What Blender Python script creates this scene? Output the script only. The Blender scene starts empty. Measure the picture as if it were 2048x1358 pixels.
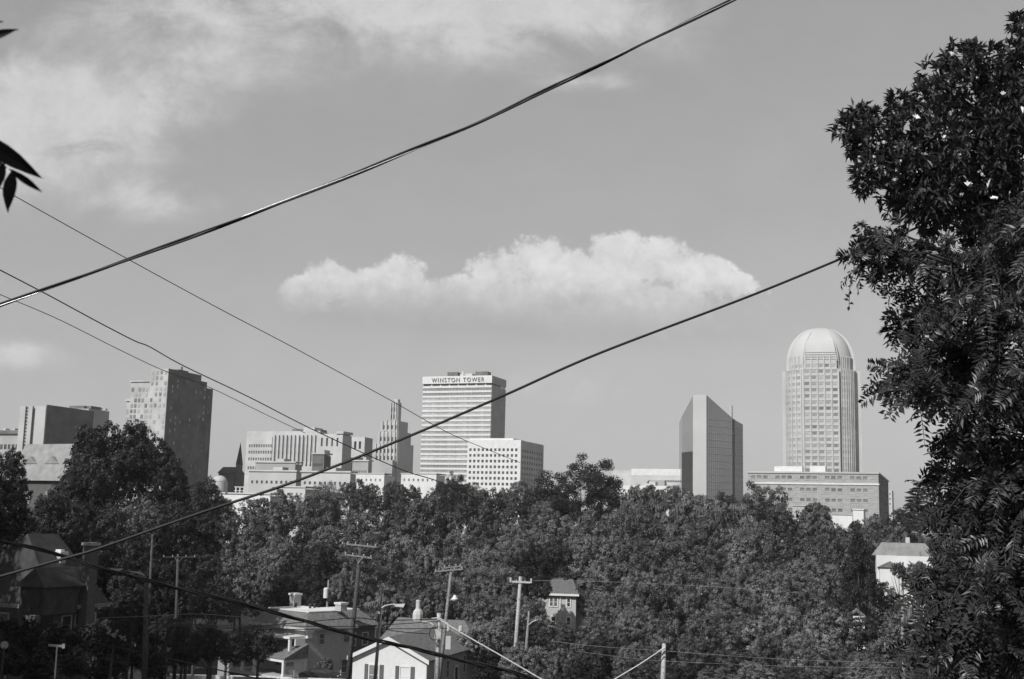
import bpy, math, random
import numpy as np
from mathutils import Vector, Matrix
random.seed(7)
SC = bpy.context.scene
COL = SC.collection
R = math.radians

# ------------------------------------------------------------------ camera
FPX, CX, CY = 2394.0, 1024.0, 679.0
PITCH, ROLL = 0.1503, 0.024
Fv = Vector((0, math.cos(PITCH), math.sin(PITCH)))
R0 = Vector((1, 0, 0)); U0 = Vector((0, -math.sin(PITCH), math.cos(PITCH)))
Rv = R0*math.cos(ROLL) + U0*math.sin(ROLL)
Uv = U0*math.cos(ROLL) - R0*math.sin(ROLL)
cam_d = bpy.data.cameras.new('camera'); cam = bpy.data.objects.new('camera', cam_d); COL.objects.link(cam)
cam_d.sensor_width = 36; cam_d.lens = FPX/2048*36
cam_d.clip_start = 0.05; cam_d.clip_end = 20000
cam_d.dof.use_dof = True; cam_d.dof.focus_distance = 300; cam_d.dof.aperture_fstop = 11
m = Matrix.Identity(4)
for i in range(3):
    m[i][0] = Rv[i]; m[i][1] = Uv[i]; m[i][2] = -Fv[i]
cam.matrix_world = m
SC.camera = cam

def at(px, py, Y):
    """the point of the place at world depth Y that a bearing points at"""
    d = Fv*FPX + Rv*(px-CX) - Uv*(py-CY)
    return d*(Y/d.y)
def proj(p):
    q = Vector(p); w = q.dot(Fv)
    return CX+FPX*q.dot(Rv)/w, CY-FPX*q.dot(Uv)/w
def span(C, d, px):
    X = px-CX
    return (X*C.dot(Fv)-FPX*C.dot(Rv))/(FPX*d.dot(Rv)-X*d.dot(Fv))
def sm(a, b, x):
    t = min(1, max(0, (x-a)/(b-a))); return t*t*(3-2*t)
def ground(x, Y):
    if Y < 145: z = -(1.8+.12*max(Y, -20))
    elif Y < 175: z = -19.2
    elif Y < 360: z = -19.2+8.2*sm(175, 360, Y)
    else: z = -11
    return z

# ------------------------------------------------------------------ materials
def mat(name, v, rough=.85, var=.15, scale=.5, spec=.2, rnd=0, bump=0, v2=None, metal=0, transl=0, fine=0):
    m = bpy.data.materials.new(name); m.use_nodes = True
    nt = m.node_tree; b = nt.nodes['Principled BSDF']
    b.inputs['Roughness'].default_value = rough
    b.inputs['Specular IOR Level'].default_value = spec
    b.inputs['Metallic'].default_value = metal
    tc = nt.nodes.new('ShaderNodeTexCoord')
    n = nt.nodes.new('ShaderNodeTexNoise'); n.inputs['Scale'].default_value = scale; n.inputs['Detail'].default_value = 6
    nt.links.new(tc.outputs['Object'], n.inputs['Vector'])
    mr = nt.nodes.new('ShaderNodeMapRange')
    mr.inputs[1].default_value = .3; mr.inputs[2].default_value = .7
    mr.inputs[3].default_value = v*(1-var); mr.inputs[4].default_value = (v2 if v2 else v*(1+var))
    nt.links.new(n.outputs[0], mr.inputs[0])
    out = mr.outputs[0]
    if rnd:
        oi = nt.nodes.new('ShaderNodeObjectInfo'); r2 = nt.nodes.new('ShaderNodeMapRange')
        r2.inputs[3].default_value = 1-rnd; r2.inputs[4].default_value = 1+rnd
        nt.links.new(oi.outputs['Random'], r2.inputs[0])
        mu = nt.nodes.new('ShaderNodeMath'); mu.operation = 'MULTIPLY'
        nt.links.new(out, mu.inputs[0]); nt.links.new(r2.outputs[0], mu.inputs[1]); out = mu.outputs[0]
    nt.links.new(out, b.inputs['Base Color'])
    if bump:
        bp = nt.nodes.new('ShaderNodeBump'); bp.inputs['Strength'].default_value = bump
        n2 = nt.nodes.new('ShaderNodeTexNoise'); n2.inputs['Scale'].default_value = fine or scale*8
        nt.links.new(tc.outputs['Object'], n2.inputs['Vector'])
        nt.links.new(n2.outputs[0], bp.inputs['Height']); nt.links.new(bp.outputs[0], b.inputs['Normal'])
    if transl:
        tr = nt.nodes.new('ShaderNodeBsdfTranslucent'); tr.inputs[0].default_value = (v, v, v, 1)
        mx = nt.nodes.new('ShaderNodeMixShader'); mx.inputs[0].default_value = transl
        nt.links.new(b.outputs[0], mx.inputs[1]); nt.links.new(tr.outputs[0], mx.inputs[2])
        nt.links.new(mx.outputs[0], nt.nodes['Material Output'].inputs[0])
    return m
def brick(name, v1, v2, mortar, bw=.23, bh=.075):
    m = mat(name, v1); nt = m.node_tree; b = nt.nodes['Principled BSDF']
    tc = nt.nodes.new('ShaderNodeTexCoord'); sp = nt.nodes.new('ShaderNodeSeparateXYZ'); cb = nt.nodes.new('ShaderNodeCombineXYZ')
    ad = nt.nodes.new('ShaderNodeMath')
    nt.links.new(tc.outputs['Object'], sp.inputs[0]); nt.links.new(sp.outputs[0], ad.inputs[0]); nt.links.new(sp.outputs[1], ad.inputs[1])
    nt.links.new(ad.outputs[0], cb.inputs[0]); nt.links.new(sp.outputs[2], cb.inputs[1])
    t = nt.nodes.new('ShaderNodeTexBrick'); t.inputs['Scale'].default_value = 1
    t.inputs['Brick Width'].default_value = bw; t.inputs['Row Height'].default_value = bh; t.inputs['Mortar Size'].default_value = bh*.12
    t.inputs['Color1'].default_value = (v1,)*3+(1,); t.inputs['Color2'].default_value = (v2,)*3+(1,); t.inputs['Mortar'].default_value = (mortar,)*3+(1,)
    nt.links.new(cb.outputs[0], t.inputs['Vector']); nt.links.new(t.outputs['Color'], b.inputs['Base Color'])
    return m
M = dict(
    white=mat('white_paint', .56, .6, .08, .4), pale=mat('pale_concrete', .42, .8, .16, .12, bump=.05),
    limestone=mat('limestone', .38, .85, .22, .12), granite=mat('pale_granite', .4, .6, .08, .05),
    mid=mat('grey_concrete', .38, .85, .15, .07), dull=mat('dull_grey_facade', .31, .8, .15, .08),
    darkwall=mat('dark_brick_and_shaded_side', .11, .85, .3, .15), blackish=mat('tarred_metal', .035, .6, .3, .5),  # darkwall also puts shade into the right sides of some blocks
    glass=mat('window_glass', .07, .15, .5, .25, spec=.5, rnd=.35), glassmid=mat('tinted_glass', .16, .25, .3, .2, spec=.5, rnd=.3),
    glasspale=mat('blinded_glass', .24, .3, .35, .35, spec=.5, rnd=.5),
    curtain=mat('mirror_curtain_glass', .2, .22, .12, .05, spec=.7),
    brickred=brick('red_brick_facade', .22, .3, .36, 2.4, .8), brickhouse=brick('house_brick', .26, .38, .42), darkbrick=brick('dark_shaded_brick', .06, .1, .12),  # darkbrick also holds shade painted into house walls
    siding=mat('white_siding', .56, .6, .05, 2), shingle=mat('asphalt_shingle', .13, .9, .3, 2.5, bump=.3, fine=30),
    slate=mat('dark_slate_roof', .042, .7, .35, 1.2, bump=.2, fine=20), paleslate=mat('pale_slate_roof', .22, .8, .2, 1.0),
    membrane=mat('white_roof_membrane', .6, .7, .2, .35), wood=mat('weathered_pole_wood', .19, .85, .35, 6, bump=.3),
    palewood=mat('bleached_pole_wood', .33, .85, .35, 6, bump=.3), darkwood=mat('creosoted_pole_wood', .06, .85, .35, 6), galv=mat('galvanised_steel', .42, .4, .15, 3, spec=.5),
    rubber=mat('black_wire_insulation', .018, .6, .2, 4, spec=.3), bare=mat('bare_aluminium_strand', .5, .35, .2, 8, metal=.6),
    bark=mat('bark', .06, .9, .4, 3), grass=mat('grass_ground', .025, .95, .4, .08), asphalt=mat('asphalt', .11, .9, .2, .8),
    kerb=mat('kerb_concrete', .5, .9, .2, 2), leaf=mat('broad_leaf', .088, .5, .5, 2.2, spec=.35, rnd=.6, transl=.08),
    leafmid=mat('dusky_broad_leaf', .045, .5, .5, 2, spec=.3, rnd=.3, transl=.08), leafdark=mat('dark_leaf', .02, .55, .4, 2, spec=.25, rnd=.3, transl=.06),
    leafpale=mat('feathery_pale_leaf', .115, .6, .45, 2, spec=.3, rnd=.25, transl=.15),
    magn=mat('magnolia_leaf', .05, .33, .4, 4, spec=.5), ail=mat('compound_leaf', .034, .42, .35, 3, spec=.45, transl=.12),
    petal=mat('white_petal', .8, .6, .05, 5), carpaint=mat('dark_car_paint', .02, .25, .1, 1, spec=.6),
    letter=mat('dark_letter', .14, .6, .1, 1), siltleaf=mat('overhanging_leaf', .012, .6, .2, 10, spec=.1))

# ------------------------------------------------------------------ mesh builder
def link(o): COL.objects.link(o); return o
def tag(o, label=None, cat=None, group=None, kind=None):
    if label: o['label'] = label
    if cat: o['category'] = cat
    if group: o['group'] = group
    if kind: o['kind'] = kind
    return o
def empty(name, loc=(0, 0, 0), rz=0, label=None, cat=None, group=None):
    o = bpy.data.objects.new(name, None); o.location = loc; o.rotation_euler = (0, 0, rz); o.empty_display_size = .3
    link(o); return tag(o, label, cat, group)
class MB:
    def __init__(s): s.v = []; s.f = []
    def poly(s, pts, faces):
        k = len(s.v); s.v += [tuple(p) for p in pts]; s.f += [tuple(k+i for i in f) for f in faces]; return s
    def obox(s, O, a, b, c):
        O, a, b, c = map(Vector, (O, a, b, c))
        if a.cross(b).dot(c) < 0: a, b = b, a
        P = [O, O+a, O+a+b, O+b, O+c, O+a+c, O+a+b+c, O+b+c]
        return s.poly(P, [(0, 3, 2, 1), (4, 5, 6, 7), (0, 1, 5, 4), (1, 2, 6, 5), (2, 3, 7, 6), (3, 0, 4, 7)])
    def box(s, x0, x1, y0, y1, z0, z1): return s.obox((x0, y0, z0), (x1-x0, 0, 0), (0, y1-y0, 0), (0, 0, z1-z0))
    def prism(s, pts, z0, z1):
        n = len(pts); P = [(x, y, z0) for x, y in pts]+[(x, y, z1) for x, y in pts]
        return s.poly(P, [tuple(range(n-1, -1, -1)), tuple(range(n, 2*n))]+[(i, (i+1) % n, n+(i+1) % n, n+i) for i in range(n)])
    def extr(s, pts, d):
        """planar outline pts (3d) pushed by vector d"""
        n = len(pts); d = Vector(d); P = [Vector(p) for p in pts]; P += [p+d for p in P[:n]]
        return s.poly(P, [tuple(range(n-1, -1, -1)), tuple(range(n, 2*n))]+[(i, (i+1) % n, n+(i+1) % n, n+i) for i in range(n)])
    def tube(s, pts, rad, n=8, cap=True):
        pts = [Vector(p) for p in pts]
        if not hasattr(rad, '__len__'): rad = [rad]*len(pts)
        k = len(s.v); prev = None
        for i, p in enumerate(pts):
            t = (pts[min(i+1, len(pts)-1)]-pts[max(i-1, 0)]).normalized()
            if prev is None: a = t.orthogonal().normalized()
            else: a = (prev-t*prev.dot(t)).normalized()
            prev = a; b = t.cross(a)
            for j in range(n):
                th = 2*math.pi*j/n; s.v.append(tuple(p+(a*math.cos(th)+b*math.sin(th))*rad[i]))
        for i in range(len(pts)-1):
            for j in range(n):
                j2 = (j+1) % n; s.f.append((k+i*n+j, k+i*n+j2, k+(i+1)*n+j2, k+(i+1)*n+j))
        if cap:
            s.f.append(tuple(k+j for j in reversed(range(n)))); e = k+(len(pts)-1)*n; s.f.append(tuple(e+j for j in range(n)))
        return s
    def htube(s, pts, rad, n=8):
        k = len(s.v)
        for p, r in zip(pts, rad):
            for j in range(n): s.v.append((p[0]+r*math.cos(6.2832*j/n), p[1]+r*math.sin(6.2832*j/n), p[2]))
        for i in range(len(pts)-1):
            for j in range(n):
                j2 = (j+1) % n; s.f.append((k+i*n+j, k+i*n+j2, k+(i+1)*n+j2, k+(i+1)*n+j))
        e = k+(len(pts)-1)*n; s.f.append(tuple(e+j for j in range(n))); return s
    def lathe(s, c, prof, n=14):
        c = Vector(c); k = len(s.v)
        for r, z in prof:
            for j in range(n):
                th = 2*math.pi*j/n; s.v.append((c.x+r*math.cos(th), c.y+r*math.sin(th), c.z+z))
        for i in range(len(prof)-1):
            for j in range(n):
                j2 = (j+1) % n; s.f.append((k+i*n+j, k+i*n+j2, k+(i+1)*n+j2, k+(i+1)*n+j))
        s.f.append(tuple(k+j for j in reversed(range(n)))); e = k+(len(prof)-1)*n; s.f.append(tuple(e+j for j in range(n)))
        return s
    def build(s, name, m, parent=None, smooth=False, loc=None, world=False):
        me = bpy.data.meshes.new(name)
        V = s.v
        if world and parent is not None:
            inv = (Matrix.Translation(parent.location) @ Matrix.Rotation(parent.rotation_euler.z, 4, 'Z')).inverted()
            V = [tuple(inv @ Vector(p)) for p in V]
        me.from_pydata(V, [], s.f); me.materials.append(m)
        if smooth: me.polygons.foreach_set('use_smooth', [True]*len(me.polygons))
        o = bpy.data.objects.new(name, me); link(o)
        if parent is not None: o.parent = parent
        if loc is not None: o.location = loc
        return o
def npmesh(name, V, nper, m, parent=None):
    """V: (n, nper, 3) faces without shared vertices"""
    n = V.shape[0]; me = bpy.data.meshes.new(name)
    me.vertices.add(n*nper); me.vertices.foreach_set('co', V.reshape(-1).astype(np.float32))
    me.loops.add(n*nper); me.loops.foreach_set('vertex_index', np.arange(n*nper, dtype=np.int32))
    me.polygons.add(n); me.polygons.foreach_set('loop_start', np.arange(0, n*nper, nper, dtype=np.int32))
    me.update(calc_edges=True); me.materials.append(m)
    if name is None: return me
    o = bpy.data.objects.new(name, me); link(o)
    if parent is not None: o.parent = parent
    return o
_cache = {}
def panes(parent, rects, depth, m, name='window', cap=100):
    """rects: (O, u, w, h, n) -> individual panes (shared meshes), the rest in one part"""
    rest = MB(); nrest = 0
    rects = sorted(rects, key=lambda r: -r[2]*r[3])
    for i, (O, u, w, h, n) in enumerate(rects):
        O = Vector(O); u = Vector(u); n = Vector(n)
        if i < cap:
            key = (round(w, 2), round(h, 2), tuple(round(c, 3) for c in u), m.name, name)
            if key not in _cache:
                o = MB().obox((0, 0, 0), u*w, (0, 0, h), n*depth).build(name, m, parent, loc=O); _cache[key] = o
            else:
                o = _cache[key].copy(); link(o); o.parent = parent; o.location = O; o.name = name
        else:
            rest.obox(O, u*w, (0, 0, h), n*depth); nrest += 1
    if nrest:
        o = rest.build(name, m, parent); o['kind'] = 'stuff'
# ------------------------------------------------------------------ buildings
GA = R(20)
class Bld:
    def __init__(s, name, label, cat, cpx, ytop, Y, lpx, rpx, a=GA, group=None, zb=None, W=None, D=None, yref=None):
        yr = yref or ytop
        C = at(cpx, yr, Y); s.a = a
        fx = Vector((math.cos(a), -math.sin(a), 0)); fy = Vector((math.sin(a), math.cos(a), 0))
        s.W = W or span(C, -fx, lpx); s.D = D or span(C, fy, rpx)
        s.zb = ground(C.x, Y) if zb is None else zb
        s.cpx, s.Y = cpx, Y; s.C = Vector((C.x, C.y, s.zb))
        s.root = empty(name, s.C, -a, label, cat, group)
        s.H = s.h(ytop)
    def h(s, py):
        # height above the base of an image row, read along the near corner's vertical
        lo, hi = -60., 400.
        for _ in range(40):
            mid = (lo+hi)/2
            if proj(s.C+Vector((0, 0, mid)))[1] > py: lo = mid
            else: hi = mid
        return lo
    def part(s, mb, name, m): return mb.build(name, m, s.root)
def facade(B, mb, side, rows, cols, z0, z1, depth=.4, W=None, D=None, ox=0, oy=0):
    """a wall layer with real openings in front of the core; returns the openings"""
    W = W or B.W; D = D or B.D
    if side == 'F': O = Vector((-W+ox, oy, 0)); u = Vector((1, 0, 0)); n = Vector((0, -1, 0)); L = W; Lx = depth
    else: O = Vector((ox, oy, 0)); u = Vector((0, 1, 0)); n = Vector((1, 0, 0)); L = D; Lx = 0
    Z = Vector((0, 0, 1)); rows = sorted(rows); z = z0; out = []
    for (a, b) in rows:
        if a > z: mb.obox(O+Z*z, u*(L+Lx), Z*(a-z), n*depth)
        s = 0
        for (c0, c1) in cols:
            if c0*L > s: mb.obox(O+Z*a+u*s, u*(c0*L-s), Z*(b-a), n*depth)
            out.append((O+Z*a+u*(c0*L)+n*.02, u, (c1-c0)*L, b-a, n)); s = c1*L
        mb.obox(O+Z*a+u*s, u*(L+Lx-s), Z*(b-a), n*depth); z = b
    if z1 > z: mb.obox(O+Z*z, u*(L+Lx), Z*(z1-z), n*depth)
    return out
def cols(n, fill=.55, m0=.03, m1=.03):
    st = (1-m0-m1)/n; return [(m0+st*(i+(1-fill)/2), m0+st*(i+(1+fill)/2)) for i in range(n)]
SKYS, SKYK, HAZE, EXPO = 0.12, 1.97, 0.00011, 0.0
# ------------------------------------------------------------------ ground, road
mb = MB(); xs = [-3000, -1500, -700, -400]+list(range(-300, 301, 20))+[400, 700, 1500, 3000]
ys = [-200, -100, -40, -20, 0, 10]+list(range(20, 420, 10))+[500, 700, 1000, 1500, 2200, 3200]
mb.v = [(x, y, ground(x, y)+(.25*math.sin(x*.13+y*.05) if 150 < y < 400 else 0)) for y in ys for x in xs]; nx = len(xs)
mb.f = [(j*nx+i, j*nx+i+1, (j+1)*nx+i+1, (j+1)*nx+i) for j in range(len(ys)-1) for i in range(nx-1)]
tag(mb.build('ground', M['grass'], smooth=True), kind='structure')
def strip(p, w, z, m, name, th=None, side=1):
    pass
# the street that curves past at the foot of the slope
ctr = [at(150, 1352, 126), at(280, 1352, 133), at(380, 1352, 138), at(460, 1352, 139), at(560, 1352, 134), at(680, 1352, 126), at(900, 1352, 112)]
def offs(pts, d):
    out = []
    for i, p in enumerate(pts):
        t = pts[min(i+1, len(pts)-1)]-pts[max(i-1, 0)]; t.z = 0; t.normalize(); out.append(Vector((p.x-t.y*d, p.y+t.x*d, 0)))
    return out
def catmull(P, k=8):
    P = [Vector(p) for p in P]; out = []
    for i in range(len(P)-1):
        p0 = P[max(i-1, 0)]; p1 = P[i]; p2 = P[i+1]; p3 = P[min(i+2, len(P)-1)]
        for j in range(k):
            t = j/k; out.append(.5*((2*p1)+(p2-p0)*t+(2*p0-5*p1+4*p2-p3)*t*t+(3*p1-p0-3*p2+p3)*t**3))
    out.append(P[-1]); return out
ctr = catmull(ctr, 6)
far = offs(ctr, 4.0); near = offs(ctr, -4.0); k1 = offs(ctr, 4.25); k2 = offs(ctr, -4.25); sw = offs(ctr, 5.9)
def ribbon(a, b, dz, name, m, th=.0):
    mb = MB(); n = len(a)
    mb.v = [(p.x, p.y, ground(p.x, p.y)+dz) for p in a]+[(p.x, p.y, ground(p.x, p.y)+dz) for p in b]
    mb.f = [(i, n+i, n+i+1, i+1) for i in range(n-1)]
    if th:
        k = len(mb.v); mb.v += [(x, y, z-th) for x, y, z in mb.v[:k]]
        mb.f += [(i, i+1, k+i+1, k+i) for i in range(n-1)]+[(n+i+1, n+i, k+n+i, k+n+i+1) for i in range(n-1)]
    return tag(mb.build(name, m), kind='structure')
ribbon(far, near, .35, 'road', M['asphalt'], .5)
ribbon(k1, far, .5, 'kerb', M['kerb'], .6); ribbon(near, k2, .5, 'kerb', M['kerb'], .6)
ribbon(sw, k1, .48, 'pavement', M['mid'], .6)

# ------------------------------------------------------------------ skyline
def core(mb, B, z1=None, d=0): mb.box(-B.W, 0, 0, B.D, -3, z1 or B.H-.02)
def floors(B, y0, y1, n, fill):
    z0, z1 = B.h(y1), B.h(y0); st = (z1-z0)/n
    return [(z0+st*(i+(1-fill)/2), z0+st*(i+(1+fill)/2)) for i in range(n)]
# low block at the far left
B = Bld('civic_building', 'low flat-roofed civic block with a dark overhanging cornice, cut off by the left edge', 'building', 53, 860, 620, -60, 70)
mb = MB(); core(mb, B); rs = facade(B, mb, 'F', [(B.h(899), B.h(889))], cols(14, .7), -3, B.h(868), .5)
B.part(mb, 'wall', M['dull']); panes(B.root, rs, .1, M['glass'])
B.part(MB().box(-B.W-1, 1.2, -1.6, B.D+1, B.h(868), B.h(861)), 'cornice', M['darkwall'])
for x in (-9, -14, -20): B.part(MB().box(x, x+1.8, 5, 8, B.h(861), B.h(855)), 'roof_equipment', M['mid'])
# dark hotel block
B = Bld('office_block', 'dark windowless office block with a pale ribbed left face', 'building', 93, 812, 540, 43, 186)
mb = MB(); core(mb, B); L = B.W; z1 = B.H; n = Vector((0, -1, 0))
for c0, c1 in ((0, .22), (.34, .5), (.62, 1.0)): mb.box(-L+c0*L, -L+c1*L+(.01 if c1 < 1 else .5), -.8, 0, -3, z1)
B.part(mb, 'wall', M['mid'])
B.part(MB().box(.0, .5, -.01, B.D, -3, z1+.6), 'side_wall', M['darkwall'])  # right side given a dark tone to stand for its shade
rs = []
for i in range(13):
    z = B.h(900)+(z1-B.h(900))*(i+.25)/13
    rs.append((Vector((-L+.22*L, -.02, z)), Vector((1, 0, 0)), .12*L, (z1-B.h(900))/13*.5, n))
panes(B.root, rs, .2, M['glass'])
B.part(MB().box(-L+.5*L+.02, -L+.62*L, -.12, -.02, 0, z1-1), 'stairwell_glazing', M['blackish'])
B = Bld('office_block', 'brick block with a dark roof plant room rising behind the big oak', 'building', 178, 817, 640, 128, 219)
mb = MB(); core(mb, B); B.part(mb, 'wall', M['dull'])
B.part(MB().box(-B.W*.95, -B.W*.35, 3, B.D*.5, B.H, B.h(810)), 'plant_room', M['darkwall'])
B.part(MB().box(-B.W*.18, B.W*.1-2, 2, B.D*.6, B.H-.5, B.h(811)), 'roof_box', M['darkwall'])
m2 = MB()
for i in range(4): m2.box(-3+i*.0, -.6, 2+i*4, 4+i*4, B.H+.5, B.h(812))
B.part(m2, 'roof_vent', M['pale'])

# tall stepped tower on the left
B = Bld('stepped_tower', 'tall stepped stone tower on the left with a broad dark right face', 'building', 337, 737, 520, 302, 402)
W0, D0 = B.W, B.D
C = B.C+Vector((0, 0, B.h(800))); fx = Vector((math.cos(GA), -math.sin(GA), 0)); fy = Vector((math.sin(GA), math.cos(GA), 0))
W2 = span(B.C+Vector((0, 0, B.h(765))), -fx, 258); W3 = span(B.C+Vector((0, 0, B.h(810))), -fx, 244)
D2 = span(B.C+Vector((0, 0, B.h(765))), fy, 412); D3 = span(B.C+Vector((0, 0, B.h(780))), fy, 424)
mb = MB(); H = B.H; h2 = B.h(762); h3 = B.h(799); g = .35
mb.box(-W0, 0, 0, D0, -3, H)
mb.box(-W2, -W0, 1.5, D0, -3, h2); mb.box(-W3, -W2, 3, D0, -3, h3)
mb.box(-W0, 0, D0, D2, -3, B.h(745)-1.2); mb.box(-W0, 0, D2, D3, -3, B.h(752)-2)
mb.box(-W3-.5, -W2+.3, 2.4, D0, h3-.2, h3+.8); mb.box(-W2-.4, -W0, 1, D0, h2, h2+.7)
wm = []
rowsz = [B.h(y) for y in range(748, 960, 11)]
rs = []
def rr(O, u, w, h, n): rs.append((Vector(O), Vector(u), w, h, Vector(n)))
mbw = MB()
ru = random.Random(3)
for z in rowsz:
    for i in range(4):
        if ru.random() < .65: rr((-W0+(i+.3)*W0/4, -.02, z), (1, 0, 0), 1.1, 1.6, (0, -1, 0))
    if z < h2-2:
        for i in range(6):
            if ru.random() < .8: rr((-W2+(i+.3)*(W2-W0)/6, 1.48, z), (1, 0, 0), 1.2, 1.7, (0, -1, 0))
    if z < h3-2:
        for i in range(3):
            if ru.random() < .8: rr((-W3+(i+.2)*(W3-W2)/3, 2.98, z), (1, 0, 0), 1.0, 1.6, (0, -1, 0))
B.part(mb, 'wall', M['limestone']); panes(B.root, rs, .1, M['glasspale'])
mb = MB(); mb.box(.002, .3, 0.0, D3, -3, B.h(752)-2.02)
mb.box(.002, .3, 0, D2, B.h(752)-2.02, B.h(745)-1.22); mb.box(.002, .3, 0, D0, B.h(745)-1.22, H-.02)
B.part(mb, 'side_wall', M['darkwall'])  # stone side darkened in colour where the sun does not reach
rs = []
for z in rowsz[:]:
    for i in range(9):
        if ru.random() < .3: rr((.3, 2+(i+.3)*(D3-3)/9, z+ru.random()*2-4), (0, 1, 0), .8, 1.3, (1, 0, 0))
panes(B.root, rs, .1, M['glasspale'], cap=30, name='side_window')
B.part(MB().tube([(-1, D0*.45, H), (-1, D0*.45, H+2.2)], .45).box(-2.5, 0, D0*.3, D0*.6, H, H+.6), 'flue', M['darkwall'])
B.part(MB().box(-W0*.6, -1, D2-3, D2+2, B.h(752)-3, B.h(748)), 'plant_room', M['blackish'])

# church with a needle spire, and the pale dome beside it
r = empty('church', at(462, 960, 560), -GA, 'dark brick church with a slender needle spire', 'church')
sc = 560/FPX
def P(px, py): 
    v = at(px, py, 560)-r.location; return v
b = P(452, 942); t = P(475, 885)
mb = MB(); cx = P(476, 940).x; zt = P(476, 938).z
mb.box(cx-1.1, cx+1.1, .5, 2.7, -12, zt+2); mb.build('tower', M['darkwall'], r)
MB().poly([(cx-1.2, .4, zt+2), (cx+1.2, .4, zt+2), (cx+1.2, 2.8, zt+2), (cx-1.2, 2.8, zt+2), (cx, 1.6, P(476, 884).z)], [(0, 1, 4), (1, 2, 4), (2, 3, 4), (3, 0, 4), (3, 2, 1, 0)]).build('spire', M['blackish'], r)
x0, z0 = P(466, 945).x, P(446, 937).z
mb = MB(); mb.box(x0-8, cx-1.6, .5, 9, -12, z0-2); mb.build('wall', M['darkwall'], r)
MB().extr([(x0-8.5, 0, z0-2), (x0-8.5, 9.5, z0-2), (x0-8.5, 4.7, z0+1)], (cx-1.6-x0+8.4, 0, 0)).build('roof', M['blackish'], r)
c = at(439, 964, 500); r = empty('domed_hall', c, 0, 'small hall with a pale rounded dome beside the church spire', 'building')
k = 500/FPX
MB().lathe((0, 0, 0), [(15*k*math.cos(a), 13*k*math.sin(a)) for a in [i*math.pi/20 for i in range(10)]]+[(.05, 13*k)], 24).build('dome', M['mid'], r, smooth=True)
MB().lathe((0, 0, -12), [(16*k, 0), (16*k, 12)], 24).build('wall', M['mid'], r)

# pale civic complex in the middle distance
B = Bld('apartment_slab', 'long pale slab building with rows of windows and tall piers, left of centre', 'building', 640, 862, 640, 495, 655)
mb = MB(); core(mb, B)
z0, z1 = B.h(922), B.h(885); cc = [(i/30+.006, i/30+.027) for i in range(1, 11)]
cp = [(.36+i*.055, .385+i*.055) for i in range(11)]
rsA = facade(B, mb, 'F', [(B.h(940)+.0, B.h(934))]+[(B.h(y), B.h(y-6)) for y in (922, 908, 895)], cc, -3, z1+.0, .5, W=B.W)
mb.box(-B.W, .5, -.5, 0, z1, B.H)
B.part(mb, 'wall', M['pale']); panes(B.root, rsA, .1, M['glassmid'])
rs = []
for c0, c1 in cp: rr((-B.W+c0*B.W, -.55, z0), (1, 0, 0), (c1-c0)*B.W, z1-z0+3, (0, -1, 0))
panes(B.root, rs, .12, M['glasspale'], name='tall_window')
m2 = MB()
for c0, c1 in cp: m2.box(-B.W+(c1+.002)*B.W, -B.W+(c1+.022)*B.W, -1.6, -.5, z0-2, z1+4)
B.part(m2, 'pier', M['pale'])
B.part(MB().box(-B.W*.42, -B.W*.26, 3, 12, B.H, B.h(857)).box(-B.W*.10, -B.W*.03, 3, 10, B.H, B.h(858)), 'plant_room', M['darkwall'])
B.part(MB().box(-B.W*.25, -B.W*.1, 2, 11, B.H, B.h(854)), 'roof_box', M['pale'])
B = Bld('office_block', 'pale block with dark slots between deep piers, ahead of the long slab', 'building', 684, 868, 580, 640, 700)
mb = MB(); core(mb, B); rs = facade(B, mb, 'F', [(B.h(893), B.h(876))], cols(4, .35), -3, B.H, 1.)
B.part(mb, 'wall', M['pale']); panes(B.root, rs, .1, M['glassmid'])
B.part(MB().box(.0, 1.0, .0, B.D, -3, B.H-.5), 'side_wall', M['mid'])
B.part(MB().box(-B.W*.2, 1.6, -1.6, B.D*1.0, B.H, B.H+1.2), 'cornice', M['mid'])
B = Bld('office_block', 'smaller pierced block just left of the art deco tower', 'building', 728, 874, 600, 698, 742)
mb = MB(); core(mb, B); rs = facade(B, mb, 'F', [(B.h(898), B.h(883))], cols(3, .5), -3, B.H, 1.)
B.part(mb, 'wall', M['pale']); panes(B.root, rs, .1, M['glass'])
B.part(MB().box(.0, 1.0, .0, B.D, -3, B.H-.3), 'side_wall', M['dull'])  # shade of the right face put into this duller grey
for (nm, lab, c, t, Y, l, rt, mt) in (
    ('warehouse', 'wide grey warehouse roofline below the long pale slab', 590, 928, 540, 512, 604, 'dull'),
    ('warehouse', 'grey warehouse in front of the pale slab, the lower and nearer one', 592, 946, 500, 499, 604, 'mid'),
    ('brick_block', 'dark brick block standing in front of the pierced blocks', 648, 911, 510, 626, 662, 'darkwall'),
    ('brick_block', 'dark brick annex at the foot of the smaller pierced block', 736, 925, 540, 706, 744, 'dull'),
    ('concrete_block', 'pale low block between the warehouse and the brick block', 700, 948, 470, 604, 712, 'pale')):
    B = Bld(nm, lab, 'building', c, t, Y, l, rt)
    mb = MB(); core(mb, B); rs = facade(B, mb, 'F', [(B.h(t+22), B.h(t+16))], cols(9, .45), -3, B.H+.5, .4)
    B.part(mb, 'wall', M[mt]); panes(B.root, rs, .1, M['glass'])
    B.part(MB().box(-B.W-.4, .8, -.9, B.D, B.H+.5, B.H+1.1), 'coping', M['pale' if mt != 'darkwall' else 'mid'])
    B.part(MB().box(-B.W*.6, -B.W*.4, 4, 9, B.H, B.H+2.6), 'roof_equipment', M['mid'])

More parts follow.
